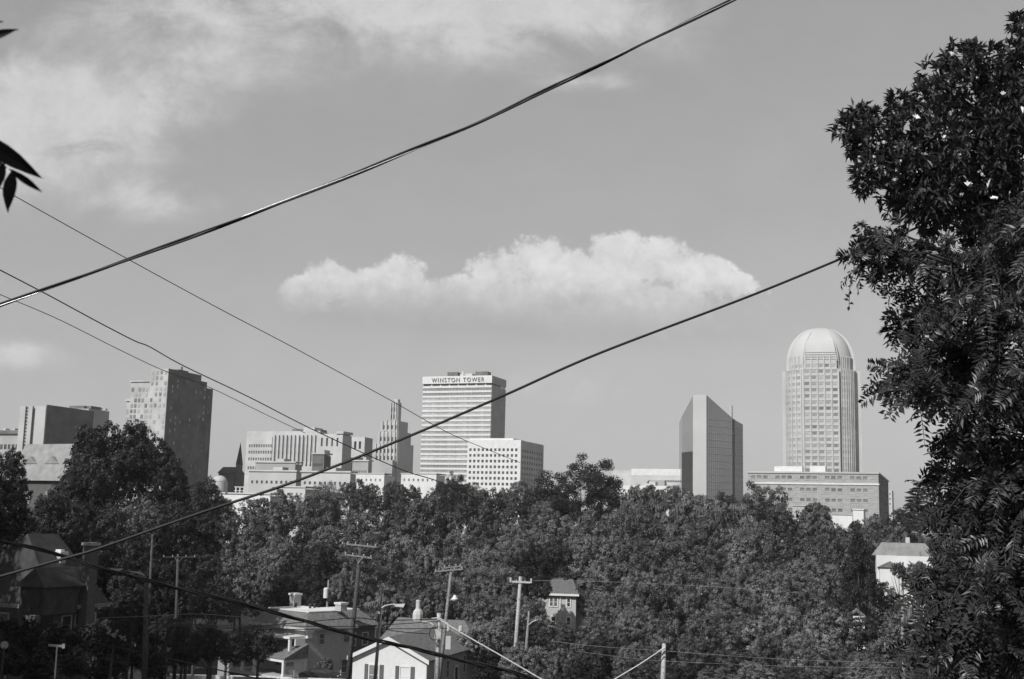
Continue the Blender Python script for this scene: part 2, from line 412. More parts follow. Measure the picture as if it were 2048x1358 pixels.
# art deco tower
B = Bld('art_deco_tower', 'stepped art deco tower narrowing to a slim crown, just left of the lettered tower', 'building', 797, 841, 700, 760, 817)
tiers = [(797, 804, 780, 805, 5), (797, 841, 762, 817, 2.5), (797, 862, 757, 822, 1.2), (797, 886, 750, 826, 0)]
mb = MB(); ms = MB(); rs = []; prevz = None
spec = []
for (c_, yt, l, rt, ins) in tiers:
    C = B.C+Vector((0, 0, B.h(yt))); spec.append((span(C, -fx, l), span(C, fy, rt), B.h(yt)))
for i, (w, d, z) in enumerate(spec):
    zl = spec[i+1][2] if i < 3 else -3
    ins = (3-i)*.35
    mb.box(-w, -ins, ins, max(d, 3), zl-.01*i, z); ms.box(-ins, .4-ins, ins, max(d, 3), zl, z-.1)
    nb = max(3, int(w/2.3)); st = (w-ins)/nb
    for j in range(nb): mb.box(-w+st*j, -w+st*(j+.45), ins-.7, ins, zl, z-.2+(.7 if i < 3 else 0)*((j % 2)))
    mb.box(-w+st*nb-.4, -ins, ins-.7, ins, zl, z)
    for j in range(nb):
        for kz in range(int((z-zl)/4.2)):
            zz = zl+1.2+kz*4.2
            if zz > B.h(945): rr((-w+st*(j+.5), ins-.02, zz), (1, 0, 0), st*.42, 2.3, (0, -1, 0))
mb.box(-6, -4.6, 1, 3, spec[0][2], spec[0][2]+1.2); ms.box(-4.2, -1.3, 1, 4, spec[0][2]-1, spec[0][2]+1.8)
B.part(mb, 'wall', M['limestone']); B.part(ms, 'side_wall', M['mid']); panes(B.root, rs, .1, M['glass'])
B.part(MB().tube([(-3, 2, spec[0][2]), (-3, 2, spec[0][2]+7)], [.2, .08]), 'antenna', M['galv'])
B.part(MB().box(-spec[3][0]*.9, -.5, -5, -.8, -3, B.h(921)), 'podium', M['dull'])

# lettered slab tower
B = Bld('lettered_tower', 'tall white slab tower with ribbon windows and roof lettering, centre of the skyline', 'building', 984, 751, 960, 848, 1011)
mb = MB(); core(mb, B, B.H-1); W, D, H = B.W, B.D, B.H
zt = B.h(767.5); zs = B.h(770)
mb.box(-W-.6, .6, -1.4, D+.4, zt+.6, H)          # sign band
step = (B.h(768)-B.h(948))/18.5; bands = []
z = zt-3.0; k = 0
while z > -2:
    a, b = z-step*.58, z
    bands.append((a, b)); 
    mb.box(-W-.2, .2, -1.0, 0, b, b+step*.42); z -= step
B.part(mb, 'wall', M['white'])
for (a, b) in bands: panes(B.root, [(Vector((-W, -.02, a)), Vector((1, 0, 0)), W, b-a, Vector((0, -1, 0)))], .5, M['glasspale'], name='window_band')
m2 = MB()
for i in range(8):
    x0 = -W+W*i/7.6; m2.box(x0, min(x0+W/7.6*.82, 0), -.3, 0, zt-.9, zt+.6)
B.part(m2, 'louvre', M['blackish'])
m2 = MB()
for i in range(0, 47): m2.box(-W+W*i/46-.15, -W+W*i/46+.15, -.7, -.52, 0, zt-3)
B.part(m2, 'mullion', M['pale'])
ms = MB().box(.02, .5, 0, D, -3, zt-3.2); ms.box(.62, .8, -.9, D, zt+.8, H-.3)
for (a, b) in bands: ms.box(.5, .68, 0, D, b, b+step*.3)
B.part(ms, 'side_wall', M['dull'])  # white slab's shaded end painted in a duller grey
B.part(MB().box(.1, .45, 0, D*.6, zt-.9, zt+.6), 'side_louvre', M['blackish'])
for xa, xb in ((-.68, -.53), (-.27, -.09)): B.part(MB().box(W*xa, W*xb, 4, 12, H, H+4), 'cooling_tower', M['darkwall'])
B.part(MB().box(-W*.5, -W*.32, 5, 12, H, H+2.6).box(-W*.47, -W*.44, 4, 5, H, H+4.2), 'plant_room', M['pale'])
B.part(MB().tube([(-W*.58, 6, H), (-W*.58, 6, H+10)], [.3, .1]).tube([(-W*.02, 3, H), (-W*.02, 3, H+8)], [.3, .1]), 'antenna', M['galv'])
cu = bpy.data.curves.new('lettering', 'FONT'); cu.body = 'WINSTON TOWER'; cu.size = 5.0; cu.extrude = .25; cu.offset = .0; cu.space_character = 1.3
to = bpy.data.objects.new('lettering_src', cu); link(to); bpy.context.view_layer.update()
me = bpy.data.meshes.new_from_object(to.evaluated_get(bpy.context.evaluated_depsgraph_get())); bpy.data.objects.remove(to)
me.materials.clear(); me.materials.append(M['letter'])
co = np.empty(len(me.vertices)*3, np.float32); me.vertices.foreach_get('co', co); co = co.reshape(-1, 3)
wid = co[:, 0].max()-co[:, 0].min(); s_ = W*.77/wid
lo = bpy.data.objects.new('lettering', me); link(lo); lo.parent = B.root; lo.rotation_euler = (R(90), 0, 0); lo.scale = (s_, 1.0, 1)
lo.location = (-W*.87, -1.42-.27, zt+.6+(H-zt-.6)*.2)

# white grid block
B = Bld('office_block', 'white six-storey office block with a grid of small square windows', 'building', 1041, 880, 700, 936, 1086)
mb = MB(); core(mb, B)
rows = [(B.h(y+5.5), B.h(y)) for y in (897, 908.5, 920, 931.5, 943, 954.5, 966)]
rs = facade(B, mb, 'F', rows, cols(12, .55, .02, .03), -3, B.H, .5)
B.part(mb, 'wall', M['white']); panes(B.root, rs, .1, M['glass'])
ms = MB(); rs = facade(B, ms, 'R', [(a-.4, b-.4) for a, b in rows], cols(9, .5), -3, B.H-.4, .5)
B.part(ms, 'side_wall', M['mid']); panes(B.root, rs, .1, M['glass'], name='side_window')  # side greyed in its colour for being out of the sun
B.part(MB().box(-B.W*.97, -B.W*.15, 1.5, B.D*.5, B.H, B.h(876)), 'penthouse', M['white'])

# low white convention block
B = Bld('convention_hall', 'low white flat-roofed hall with stepped roof between the oak and the glass tower', 'building', 1372, 941, 720, 1224, 1382)
mb = MB(); core(mb, B); rs = facade(B, mb, 'F', [(B.h(965), B.h(961))], cols(22, .7, .5, .02), -3, B.h(951), .6)
B.part(mb, 'wall', M['pale']); panes(B.root, rs, .1, M['glass'])
B.part(MB().box(-B.W*.73, -2, -.55, 0, B.h(951), B.H+.8), 'upper_wall', M['white'])
B.part(MB().box(-B.W*.47, -B.W*.27, -3, -.6, -3, B.h(961)), 'entrance_block', M['dull'])
B = Bld('warehouse', 'low white warehouse just above the treetops right of the big oak', 'building', 1345, 972, 560, 1222, 1362)
mb = MB(); core(mb, B); rs = facade(B, mb, 'F', [(B.h(984), B.h(980))], cols(12, .5), -3, B.H, .4)
B.part(mb, 'wall', M['white']); panes(B.root, rs, .1, M['glass'])
B.part(MB().box(-B.W*.5, -B.W*.3, 3, 8, B.H, B.H+2.0), 'roof_equipment', M['mid'])

# wedge-topped glass tower
B = Bld('glass_tower', 'dark glass tower with sloping wedge top and one bright narrow face', 'building', 1386, 793, 690, 1364, 1413)
cpt = {}
Yn = 690
zb = ground(0, Yn)
def gp(px, dy, py=900):
    p = at(px, py, Yn+dy); return Vector((p.x, p.y))
a0, a1, a2, a3, a4 = gp(1364, 16), gp(1386, 2), gp(1413, 0), gp(1467, 14), gp(1486, 26)
def zz(p, py):
    lo, hi = -60., 400.
    for _ in range(40):
        m_ = (lo+hi)/2
        if proj((p.x, p.y, m_))[1] > py: lo = m_
        else: hi = m_
    return lo
b0 = a0+Vector((2, 26)); b4 = a4+Vector((-2, 10))
ring = [a0, a1, a2, a3, a4, b4, b0]
tops = [zz(a0, 832), zz(a1, 791), zz(a2, 790), zz(a3, 838), zz(a4, 849), zz(a4, 849)-2, zz(a0, 838)]
mb = MB(); n = len(ring); mb.poly([(p.x, p.y, zb-2) for p in ring]+[(p.x, p.y, t) for p, t in zip(ring, tops)],
    [(i, (i+1) % n, n+(i+1) % n, n+i) for i in range(n)]+[tuple(range(n, 2*n)), tuple(range(n-1, -1, -1))])
mb.build('curtain_wall', M['curtain'], B.root, world=True)
d = (a2-a1); nn = Vector((d.y, -d.x)).normalized()*.35
MB().poly([(p.x, p.y, z) for p, z in ((a1, zb-2), (a2, zb-2), (a2+nn, zb-2), (a1+nn, zb-2), (a1, tops[1]+.3), (a2, tops[2]+.3), (a2+nn, tops[2]+.3), (a1+nn, tops[1]+.3))],
   [(0, 1, 2, 3), (7, 6, 5, 4), (3, 2, 6, 7), (0, 3, 7, 4), (1, 5, 6, 2)]).build('front_panel', M['granite'], B.root, world=True)
def gl(p, q, z0, z1, off, w0, w1, name, m_):
    d = q-p; nn = Vector((d.y, -d.x)).normalized(); P0 = p+d*w0; P1 = p+d*w1; o1 = nn*off
    MB().obox((P0.x, P0.y, z0), (P1.x-P0.x, P1.y-P0.y, 0), (o1.x, o1.y, 0), (0, 0, z1-z0)).build(name, m_, B.root, world=True)
gl(a0, a1, zb, zz(a0, 905), .3, .02, .97, 'cast_shadow_sheet', M['blackish'])  # dark sheet painted as a neighbouring building's cast shadow
gl(a2, a3, zb, zz(a3, 838), .5, .955, 1.02, 'shadow_joint', M['blackish'])
p = a3+Vector((-1.2, .6)); MB().tube([(p.x, p.y+1, zb), (p.x, p.y+1, zz(p, 811))], 1.15, 12).build('stair_shaft', M['mid'], B.root, world=True)
for i in range(1, 44):
    pass
mg = MB()
for (p, q, zt0, zt1) in ((a2, a3, tops[2], tops[3]), (a3, a4, tops[3], tops[4])):
    d = q-p; L = d.length; nn = Vector((d.y, -d.x)).normalized()*.08; nv = max(3, int(L/1.6))
    for i in range(1, nv):
        t = i/nv; P0 = p+d*t; mg.obox((P0.x, P0.y, zb), (d.x/L*.1, d.y/L*.1, 0), (nn.x, nn.y, 0), (0, 0, (zt0+(zt1-zt0)*t)-zb-.3))
    z = zb+4
    while z < min(zt0, zt1): mg.obox((p.x, p.y, z), (d.x, d.y, 0), (nn.x*1.3, nn.y*1.3, 0), (0, 0, .3)); z += 4
mg.build('mullion', M['dull'], B.root, world=True)

# round-topped granite tower
Yt = 766; c = at(1643, 900, Yt+24)
ga = R(14); zb = ground(0, Yt)
T = empty('domed_tower', (c.x, c.y, zb), -ga, 'tallest tower, pale granite with a rounded dome top, on the right', 'building')
def tz(py): 
    p = Vector((c.x, c.y-24)); return zz(p, py)-zb
quad = [(11, -24.6), (11, -22.4)]
for i in range(0, 9):
    th = -R(70)+R(50)*i/8; quad.append((7+16*math.cos(th)*1.0, -7+16*math.sin(th)))
quad += [(22.4, -11), (24.6, -11)]
plan = []
for k in range(4):
    ca, sa = math.cos(k*math.pi/2), math.sin(k*math.pi/2)
    plan += [(x*ca-y*sa, x*sa+y*ca) for x, y in quad]
z_sh = tz(738); z_d = tz(722); z_t = tz(644)
lv = [(1.0, -3), (1.0, tz(800)), (1.0, z_sh), (.885, z_sh), (.885, z_d)]
for i in range(1, 15):
    t = i/15; lv.append((.885*(1-t**2.05)**.5, z_d+(z_t-z_d)*t))
lv.append((.02, z_t))
mb = MB(); n = len(plan)
mb.v = [(x*s, y*s, z) for s, z in lv for x, y in plan]
mb.f = [(j*n+i, j*n+(i+1) % n, (j+1)*n+(i+1) % n, (j+1)*n+i) for j in range(4) for i in range(n)]+[tuple(range(4*n, 5*n))]
mb.build('wall', M['granite'], T)
md = MB(); n = len(plan); L2 = lv[4:]
md.v = [(x*s, y*s, z+.02) for s, z in L2 for x, y in plan]
md.f = [(j*n+i, j*n+(i+1) % n, (j+1)*n+(i+1) % n, (j+1)*n+i) for j in range(len(L2)-1) for i in range(n)]
md.build('dome', M['granite'], T)
# dome ribs
mr = MB()
for x in (-11, 11):
    pts = [(x*s/.885*(.55+.45*s/.885), -24.6*s-.1, z) for s, z in L2[:-3]]
    mr.tube(pts, .28, 5)
mr.build('rib', M['mid'], T)
rows = []
y = 727
while y < 946: rows.append((tz(y+5.6), tz(y))); y += 12.4
wins = []; mp = MB(); Z = Vector((0, 0, 1))
def face_windows(p, q, n_, s, zr, fill=.62, name='window'):
    p = Vector((p[0]*s, p[1]*s, 0)); q = Vector((q[0]*s, q[1]*s, 0)); d = q-p; L = d.length; u = d/L; nn = Vector((u.y, -u.x, 0)); st = L/n_
    zlo, zhi = zr
    for i in range(n_+1): mp.obox(p+u*(st*i-.35)+Z*zlo, u*.7, nn*.55, Z*(zhi-zlo))
    for (a, b) in rows:
        if a < zlo or b > zhi: continue
        mp.obox(p+Z*(b+.05), u*L, nn*.3, Z*.5)
        for i in range(n_):
            wins.append((p+u*(st*i+st*(1-fill)/2)+nn*.02+Z*a, u, st*fill, b-a, nn))
corner = [(7+16*math.cos(-R(70)+R(50)*i/4), -7+16*math.sin(-R(70)+R(50)*i/4)) for i in range(5)]
for s, zr in ((1.0, (0, z_sh)), (.885, (z_sh, z_d+4))):
    face_windows((-11, -24.6), (11, -24.6), 5, s, zr)
    for i in range(4):
        face_windows(corner[i], corner[i+1], 2, s, zr, .5)
        face_windows((-corner[i+1][0], corner[i+1][1]), (-corner[i][0], corner[i][1]), 1, s, zr, .6)
    face_windows((24.6, -11), (24.6, 11), 5, s, zr, .5)
mp.build('pier', M['pale'], T)
panes(T, wins, .14, M['glasspale'])
ml = MB()
for y in (704, 708.5, 713, 717.5):
    z = tz(y); s = .885*(1-((z-z_d)/(z_t-z_d))**2.05)**.5 if z > z_d else .885
    ml.box(-10.6*s/.885, 10.6*s/.885, -24.6*s-.35, -24.6*s, z, z+.45)
ml.build('louvre', M['mid'], T)

# brick block below the domed tower
B = Bld('brick_block', 'long brick block with a pale belt course at the foot of the domed tower', 'building', 1755, 948, 560, 1496, 1775)
mb = MB(); core(mb, B)
rows = [(B.h(y+6), B.h(y)) for y in (953.5, 978, 999, 1019, 1036)]
cc = []
for i in range(20):
    if i % 4 != 3: cc.append((.02+i*.048+.007, .02+i*.048+.04))
rs = facade(B, mb, 'F', rows, cc, -3, B.H, .4)
B.part(mb, 'wall', M['brickred']); panes(B.root, rs, .1, M['glassmid'])
B.part(MB().box(-B.W-.2, .7, -.8, -.42, B.h(970.5), B.h(967)), 'belt_course', M['white'])
B.part(MB().box(-B.W-.4, .8, -.9, B.D, B.H, B.H+.8), 'coping', M['mid'])
ms = MB(); rs = facade(B, ms, 'R', rows, cols(4, .4), -3, B.H-.2, .4)
B.part(ms, 'side_wall', M['darkwall']); panes(B.root, rs, .1, M['glass'], name='side_window')  # right end coloured darker than the front to imitate shade
B.part(MB().box(-B.W*.8, -B.W*.58, 4, 10, B.H, B.h(933)).box(-B.W*.52, -B.W*.4, 4, 10, B.H, B.h(932)), 'roof_box', M['white'])
B = Bld('office_tower', 'slim pale tower peeping out behind the right end of the brick block', 'building', 1783, 980, 800, 1770, 1787)
mb = MB(); core(mb, B); rs = facade(B, mb, 'F', [(B.h(y+4), B.h(y)) for y in (986, 996, 1006)], cols(2, .5), -3, B.H, .3); B.part(mb, 'wall', M['pale']); panes(B.root, rs, .1, M['glassmid'])
B = Bld('shed', 'bright white box building against the brick block, above the trees', 'building', 1727, 1020, 500, 1706, 1731)
mb = MB(); core(mb, B); B.part(mb, 'wall', M['white']); B.part(MB().box(-B.W-.3, .3, -.4, B.D, B.H, B.H+.4), 'coping', M['white'])
B = Bld('shed', 'low white flat-roofed building left of the bright white box', 'building', 1705, 1030, 510, 1650, 1712)
mb = MB(); core(mb, B); B.part(mb, 'wall', M['white']); B.part(MB().box(-B.W-.3, .3, -.4, B.D, B.H, B.H+.4), 'coping', M['mid'])
B = Bld('shed', 'small pale flat-roofed building between brick block and treetops', 'building', 1612, 1012, 500, 1585, 1622)
mb = MB(); core(mb, B); B.part(mb, 'wall', M['mid']); B.part(MB().box(-B.W-.3, .3, -.4, B.D, B.H, B.H+.4), 'coping', M['pale'])

# low white roofs peeping through the treetops
for (lab, c, t, Y, l, rt, mt) in (
    ('white low building just above the trees at the foot of the art deco tower', 768, 950, 520, 700, 790, 'white'),
    ('white parapet building under the lettered tower, right of the art deco tower', 872, 950, 560, 803, 890, 'white'),
    ('white flat-roofed building half hidden in trees at lower left', 540, 992, 330, 440, 562, 'white'),
    ('pale flat roof rising above the white building at lower left', 610, 978, 360, 545, 640, 'pale')):
    B = Bld('low_building', lab, 'building', c, t, Y, l, rt)
    mb = MB(); core(mb, B); rs = facade(B, mb, 'F', [(B.h(t+13), B.h(t+8))], cols(7, .35), -3, B.H+.4, .3)
    B.part(mb, 'wall', M[mt]); panes(B.root, rs, .1, M['glassmid'])
    B.part(MB().box(-B.W-.3, .5, -.6, B.D, B.H+.4, B.H+.8), 'coping', M['pale'])
p0 = at(440, 985, 335); r = empty('roof_frame', p0, 0, 'white steel frame standing on the low white roof at lower left', 'frame')
mb = MB(); k = 335/FPX
for x in (30, 38, 46): mb.box(x*k, x*k+.25, 0, .25, -1, 12*k)
mb.box(28*k, 48*k, -.05, .2, 11*k, 12.5*k); mb.box(28*k, 48*k, -.05, .2, 4*k, 5*k); mb.build('post', M['white'], r)
p0, p1 = at(596, 994, 300), at(622, 1018, 300); r = empty('roof_ramp', p0, 0, 'bright white sloping roof edge between the treetops at lower left', 'roof')
MB().obox((0, 0, 0), p1-p0, (0, 3, 0), (0, 0, .5)).obox((0, .2, -.02), p1-p0, (0, 2.6, 0), (0, 0, -.6)).build('roof_slab', M['white'], r)

# slate-roofed villa among the trees at far left
B = Bld('villa', 'large old villa with pale slate roof and dormers, behind trees at far left', 'house', 133, 962, 165, 5, 178, a=R(26), yref=962)
W, D, H = B.W, B.D, B.H; mb = MB(); mb.box(-W, 0, 0, D, -2, H); B.part(mb, 'wall', M['darkbrick'])
hr = B.h(903)-H+1.2; o = .6
MB().poly([(-W-o, -o, H), (o, -o, H), (o, D+o, H), (-W-o, D+o, H), (-W+2, D/2, H+hr), (-D*.32, D/2, H+hr)],
   [(0, 1, 5, 4), (1, 2, 5), (2, 3, 4, 5), (3, 0, 4), (3, 2, 1, 0)]).build('roof', M['paleslate'], B.root)
for i, x in enumerate((-W*.72, -W*.38)):
    dm = MB().box(x, x+2.0, .8, 4, H+.3, H+2.4).build('dormer', M['darkwall'], B.root)
    MB().extr([(x-.3, .5, H+2.4), (x+2.3, .5, H+2.4), (x+1, .5, H+3.4)], (0, 4, 0)).build('dormer_roof', M['paleslate'], dm)
    MB().box(x+.6, x+1.4, .7, .79, H+.8, H+2.0).build('dormer_window', M['white'], dm)
c1 = MB().box(-W*.52, -W*.46, 2, 3.2, H+.5, B.h(910)).build('chimney', M['brickhouse'], B.root)
rs = []
for x in (-.85, -.62, -.3, -.12): rr((x*W, -.02, H-3.2), (1, 0, 0), 1.1, 1.8, (0, -1, 0))
panes(B.root, rs, .08, M['glasspale'])
for x in (-.78, -.56): rr((x*W, -.02, H-3.2), (1, 0, 0), 1.1, 1.8, (0, -1, 0))
# ------------------------------------------------------------------ nearer houses
def win(parent, x, z, w, h, y=-.0, side='F', pane='glass', frame='white', fr=.12, name='window'):
    """a framed window: frame > pane and sash bar"""
    if side == 'F': u, n, O = Vector((1, 0, 0)), Vector((0, -1, 0)), Vector((x, y, z))
    else: u, n, O = Vector((0, 1, 0)), Vector((1, 0, 0)), Vector((y, x, z))
    Z = Vector((0, 0, 1)); mb = MB()
    mb.obox(O-u*fr-Z*fr, u*(w+2*fr), n*.1, Z*fr); mb.obox(O-u*fr+Z*h, u*(w+2*fr), n*.1, Z*fr)
    mb.obox(O-u*fr, u*fr, n*.1, Z*h); mb.obox(O+u*w, u*fr, n*.1, Z*h); mb.obox(O+Z*(h/2-.03), u*w, n*.07, Z*.06)
    f = mb.build(name, M[frame], parent)
    MB().obox(O+n*.01, u*w, n*.03, Z*h).build('pane', M[pane], f)
    return f
def cornerhouse_roof(B, e, hr, mname, name='roof', ridge=(.5, .5), t=.18):
    pass
# dark house at lower left
B = Bld('dark_house', 'large dark-roofed house with white-capped chimney in shadow at lower left', 'house', 108, 1212, 100, -95, 196, a=R(25), yref=1212)
W, D, H = B.W, B.D, B.H; hr = B.h(1070)-H; o = .7
B.part(MB().box(-W, 0, 0, D, -4, H), 'wall', M['darkbrick'])
ry0, ry1 = D*.12, D*.8; rx = -W*.36
MB().poly([(-W-o, -o, H), (o, -o, H), (o, D+o, H), (-W-o, D+o, H), (rx, ry0, H+hr), (rx, ry1, H+hr)],
   [(0, 1, 4), (1, 2, 5, 4), (2, 3, 5), (3, 0, 4, 5), (3, 2, 1, 0)]).build('roof', M['slate'], B.root)
MB().box(-W-o, o, -o-.05, -o, H-.3, H+.02).box(o, o+.05, -o, D+o, H-.3, H+.02).build('fascia', M['wood'], B.root)
def on_house(px, py, dy): 
    p = at(px, py, 100+dy); inv = (Matrix.Translation(B.C) @ Matrix.Rotation(-B.a, 4, 'Z')).inverted(); return inv @ p
c = on_house(120, 1103, 3.5)
ch = MB().box(c.x-.42, c.x+.42, c.y-.3, c.y+.3, c.z-5, c.z-.3).build('chimney', M['mid'], B.root)
MB().box(c.x-.55, c.x+.55, c.y-.45, c.y+.45, c.z-.3, c.z).box(c.x-.3, c.x+.3, c.y-.2, c.y+.2, c.z, c.z+.18).build('chimney_cap', M['white'], ch)
dL = on_house(30, 1172, -1.2); dR = on_house(94, 1172, -1.2)
x0, x1, y0, z0 = dL.x, dL.x+3.2, dL.y, dL.z
dm = MB().box(x0+.3, x1-.3, y0+.3, y0+4, z0-2.2, z0).build('dormer', M['slate'], B.root)
MB().extr([(x0, y0, z0), (x1, y0, z0), ((x0+x1)/2, y0+.4, z0+1.5)], (0, 5.5, 0)).build('dormer_roof', M['slate'], dm)
MB().box(x0+.7, x1-.7, y0+.22, y0+.3, z0-1.7, z0-.3).build('dormer_window', M['blackish'], dm)
s0 = on_house(183, 1085, 2)
st = MB().box(s0.x-.5, s0.x+.4, s0.y-.4, s0.y+.5, -1, s0.z-.25).build('chimney', M['darkbrick'], B.root)
MB().box(s0.x-.6, s0.x+.5, s0.y-.5, s0.y+.6, s0.z-.25, s0.z).build('chimney_cap', M['dull'], st)
for x in (.2, .5, .75): win(B.root, x*D, H-2.4, .9, 1.5, side='R', frame='mid')
for x in (-.8, -.5, -.2): win(B.root, x*W, H-2.4, .9, 1.5, frame='mid')

# two-storey brick house with flat deck roof, seen corner-on
B = Bld('brick_house', 'two-storey brick house with flat white roof deck and columned porch', 'house', 612, 1256, 148, 514, 700, a=R(43), yref=1256)
W, D, H = B.W, B.D, B.H; o = .7
B.part(MB().box(-W, 0, 0, D, -1, H), 'wall', M['brickhouse'])
hd = B.h(1228)-H; i_ = 2.4
rf = MB().poly([(-W-o, -o, H), (o, -o, H), (o, D+o, H), (-W-o, D+o, H), (-W+i_*.2, i_*.6, H+hd), (-i_*.6, i_*.6, H+hd), (-i_*.6, D-.2, H+hd), (-W+i_*.2, D-.2, H+hd)],
   [(0, 1, 5, 4), (1, 2, 6, 5), (2, 3, 7, 6), (3, 0, 4, 7), (4, 5, 6, 7), (3, 2, 1, 0)]).build('roof', M['shingle'], B.root)
MB().box(-W+i_*.2-.1, -i_*.6+.1, i_*.6-.1, D-.1, H+hd+.01, H+hd+.14).build('roof_deck', M['membrane'], rf)
MB().box(-W-o-.02, o+.02, -o-.1, -o, H-.26, H+.05).box(o, o+.1, -o, D+o, H-.26, H+.05).build('gutter', M['mid'], rf)
wy = D+5.2
MB().box(-W*.8, -1.3, D+.05, wy, -1, H-.3).build('wing_wall', M['darkbrick'], B.root)  # the wing's shade is put into a darker brick colour
MB().poly([(-W*.8, D+.75, H-.3), (-.7, D+.75, H-.3), (-.7, wy+.6, H-.3), (-W*.8, wy+.6, H-.3), (-W*.75, D+.75, H+hd-.1), (-3, D+.75, H+hd-.1), (-3, wy-1.2, H+hd-.1), (-W*.75, wy-1.2, H+hd-.1)],
   [(0, 1, 5, 4), (1, 2, 6, 5), (2, 3, 7, 6), (3, 0, 4, 7), (4, 5, 6, 7), (3, 2, 1, 0)]).build('wing_roof', M['shingle'], B.root)
MB().box(-W*.75, -3, D+.85, wy-1.2, H+hd-.09, H+hd+.02).build('roof_deck', M['membrane'], rf)
def bxy(px, y):
    pt = B.C+Vector((math.sin(B.a)*y, math.cos(B.a)*y, H+hd)); return span(pt, Vector((math.cos(B.a), -math.sin(B.a), 0)), px)
for px, y, w, hh in ((590, D*.85, 1.15, 1.5), (682, D*.86, 1.1, .9)):
    x = bxy(px, y); cm = MB().box(x-w/2, x+w/2, y-.5, y+.5, H+hd+.1, H+hd+hh).build('chimney', M['mid'], B.root)
    MB().box(x-w/2-.12, x+w/2+.12, y-.62, y+.62, H+hd+hh, H+hd+hh+.25).build('chimney_cap', M['white'], cm)
for px, y in ((591, D*.6), (620, D*.7), (629, D*.85)):
    MB().lathe((bxy(px, y), y, H+hd+.1), [(.16, 0), (.16, .4), (.26, .45), (.2, .6)], 10).build('roof_vent', M['blackish'], B.root)
for f_ in (.3, .86): win(B.root, D*f_, H-2.0, .75 if f_ < .5 else 1.1, 1.2, side='R', frame='mid')
for f_ in (.45, .84): win(B.root, D*f_, H-5.6, .6 if f_ < .5 else 1.1, 1.5, side='R', frame='mid')
for y in (D+1.2, D+3.2): win(B.root, y, H-2.6, .8, 1.4, side='R', y=-1.3, frame='mid')
for y in (.02, D-.75): MB().box(.02, .4, y, y+.7, H-1.2, H-.28).box(.02, .65, y-.05, y+.75, H-.55, H-.27).build('bracket', M['white'], B.root)
px0, px1 = -W-.6, .6; pz = B.h(1306)
P0 = empty('porch'); P0.parent = B.root
MB().poly([(px0-.4, -3.6, pz-.35), (px1+.3, -3.6, pz-.35), (px1+.1, 0, pz+1.15), (px0-.3, 0, pz+1.15), (px0-.4, -3.6, pz-.5), (px1+.3, -3.6, pz-.5), (px1+.1, -.01, pz-.5), (px0-.3, -.01, pz-.5)],
   [(0, 1, 2, 3), (7, 6, 5, 4), (0, 4, 5, 1), (1, 5, 6, 2), (3, 7, 4, 0), (2, 6, 7, 3)]).build('porch_roof', M['shingle'], P0)
MB().box(px0, px1, -3.5, -3.25, pz-.85, pz-.51).box(px1-.28, px1, -3.24, -.05, pz-.85, pz-.51).build('porch_beam', M['white'], P0)
MB().box(px0, px1, -3.5, -.02, -.8, .35).build('porch_floor', M['mid'], P0)
for x in (px1-.2, px0+.3, px0+2.8, px0+5.2): MB().box(x-.17, x+.17, -3.48, -3.2, .35, pz-.85).box(x-.25, x+.25, -3.53, -3.15, .35, .6).build('column', M['white'], P0)
MB().box(px1-.45, px1-.02, -.6, -.05, .35, pz-.85).build('column', M['white'], P0)
MB().box(px1-.16, px1-.04, -1.9, -.8, .36, 2.2).build('storm_door', M['white'], P0)
rl = MB()
for i in range(10): rl.box(px1-.12, px1-.07, -3.1+i*.12, -3.05+i*.12, .45, 1.5)
rl.box(px1-.14, px1-.05, -3.15, -1.95, 1.5, 1.58).build('railing', M['white'], P0)
bx0, bx1 = -W*.62, -.1
MB().box(bx0, bx1, -2.3, -.02, H-1.2, H-.95).build('balcony_roof', M['white'], P0)
for x in (bx0+.3, bx1-.2): MB().box(x-.16, x+.16, -2.2, -1.9, pz+.3, H-1.2).build('balcony_post', M['white'], P0)
MB().box(bx1-.1, bx1+.15, -1.5, -.05, pz+.9, pz+1.7).build('balcony_wall', M['white'], P0)
win(P0, px0+1.8, 1.0, .9, 1.6, frame='mid'); win(P0, px0+5, 1.0, .9, 1.6, frame='mid')

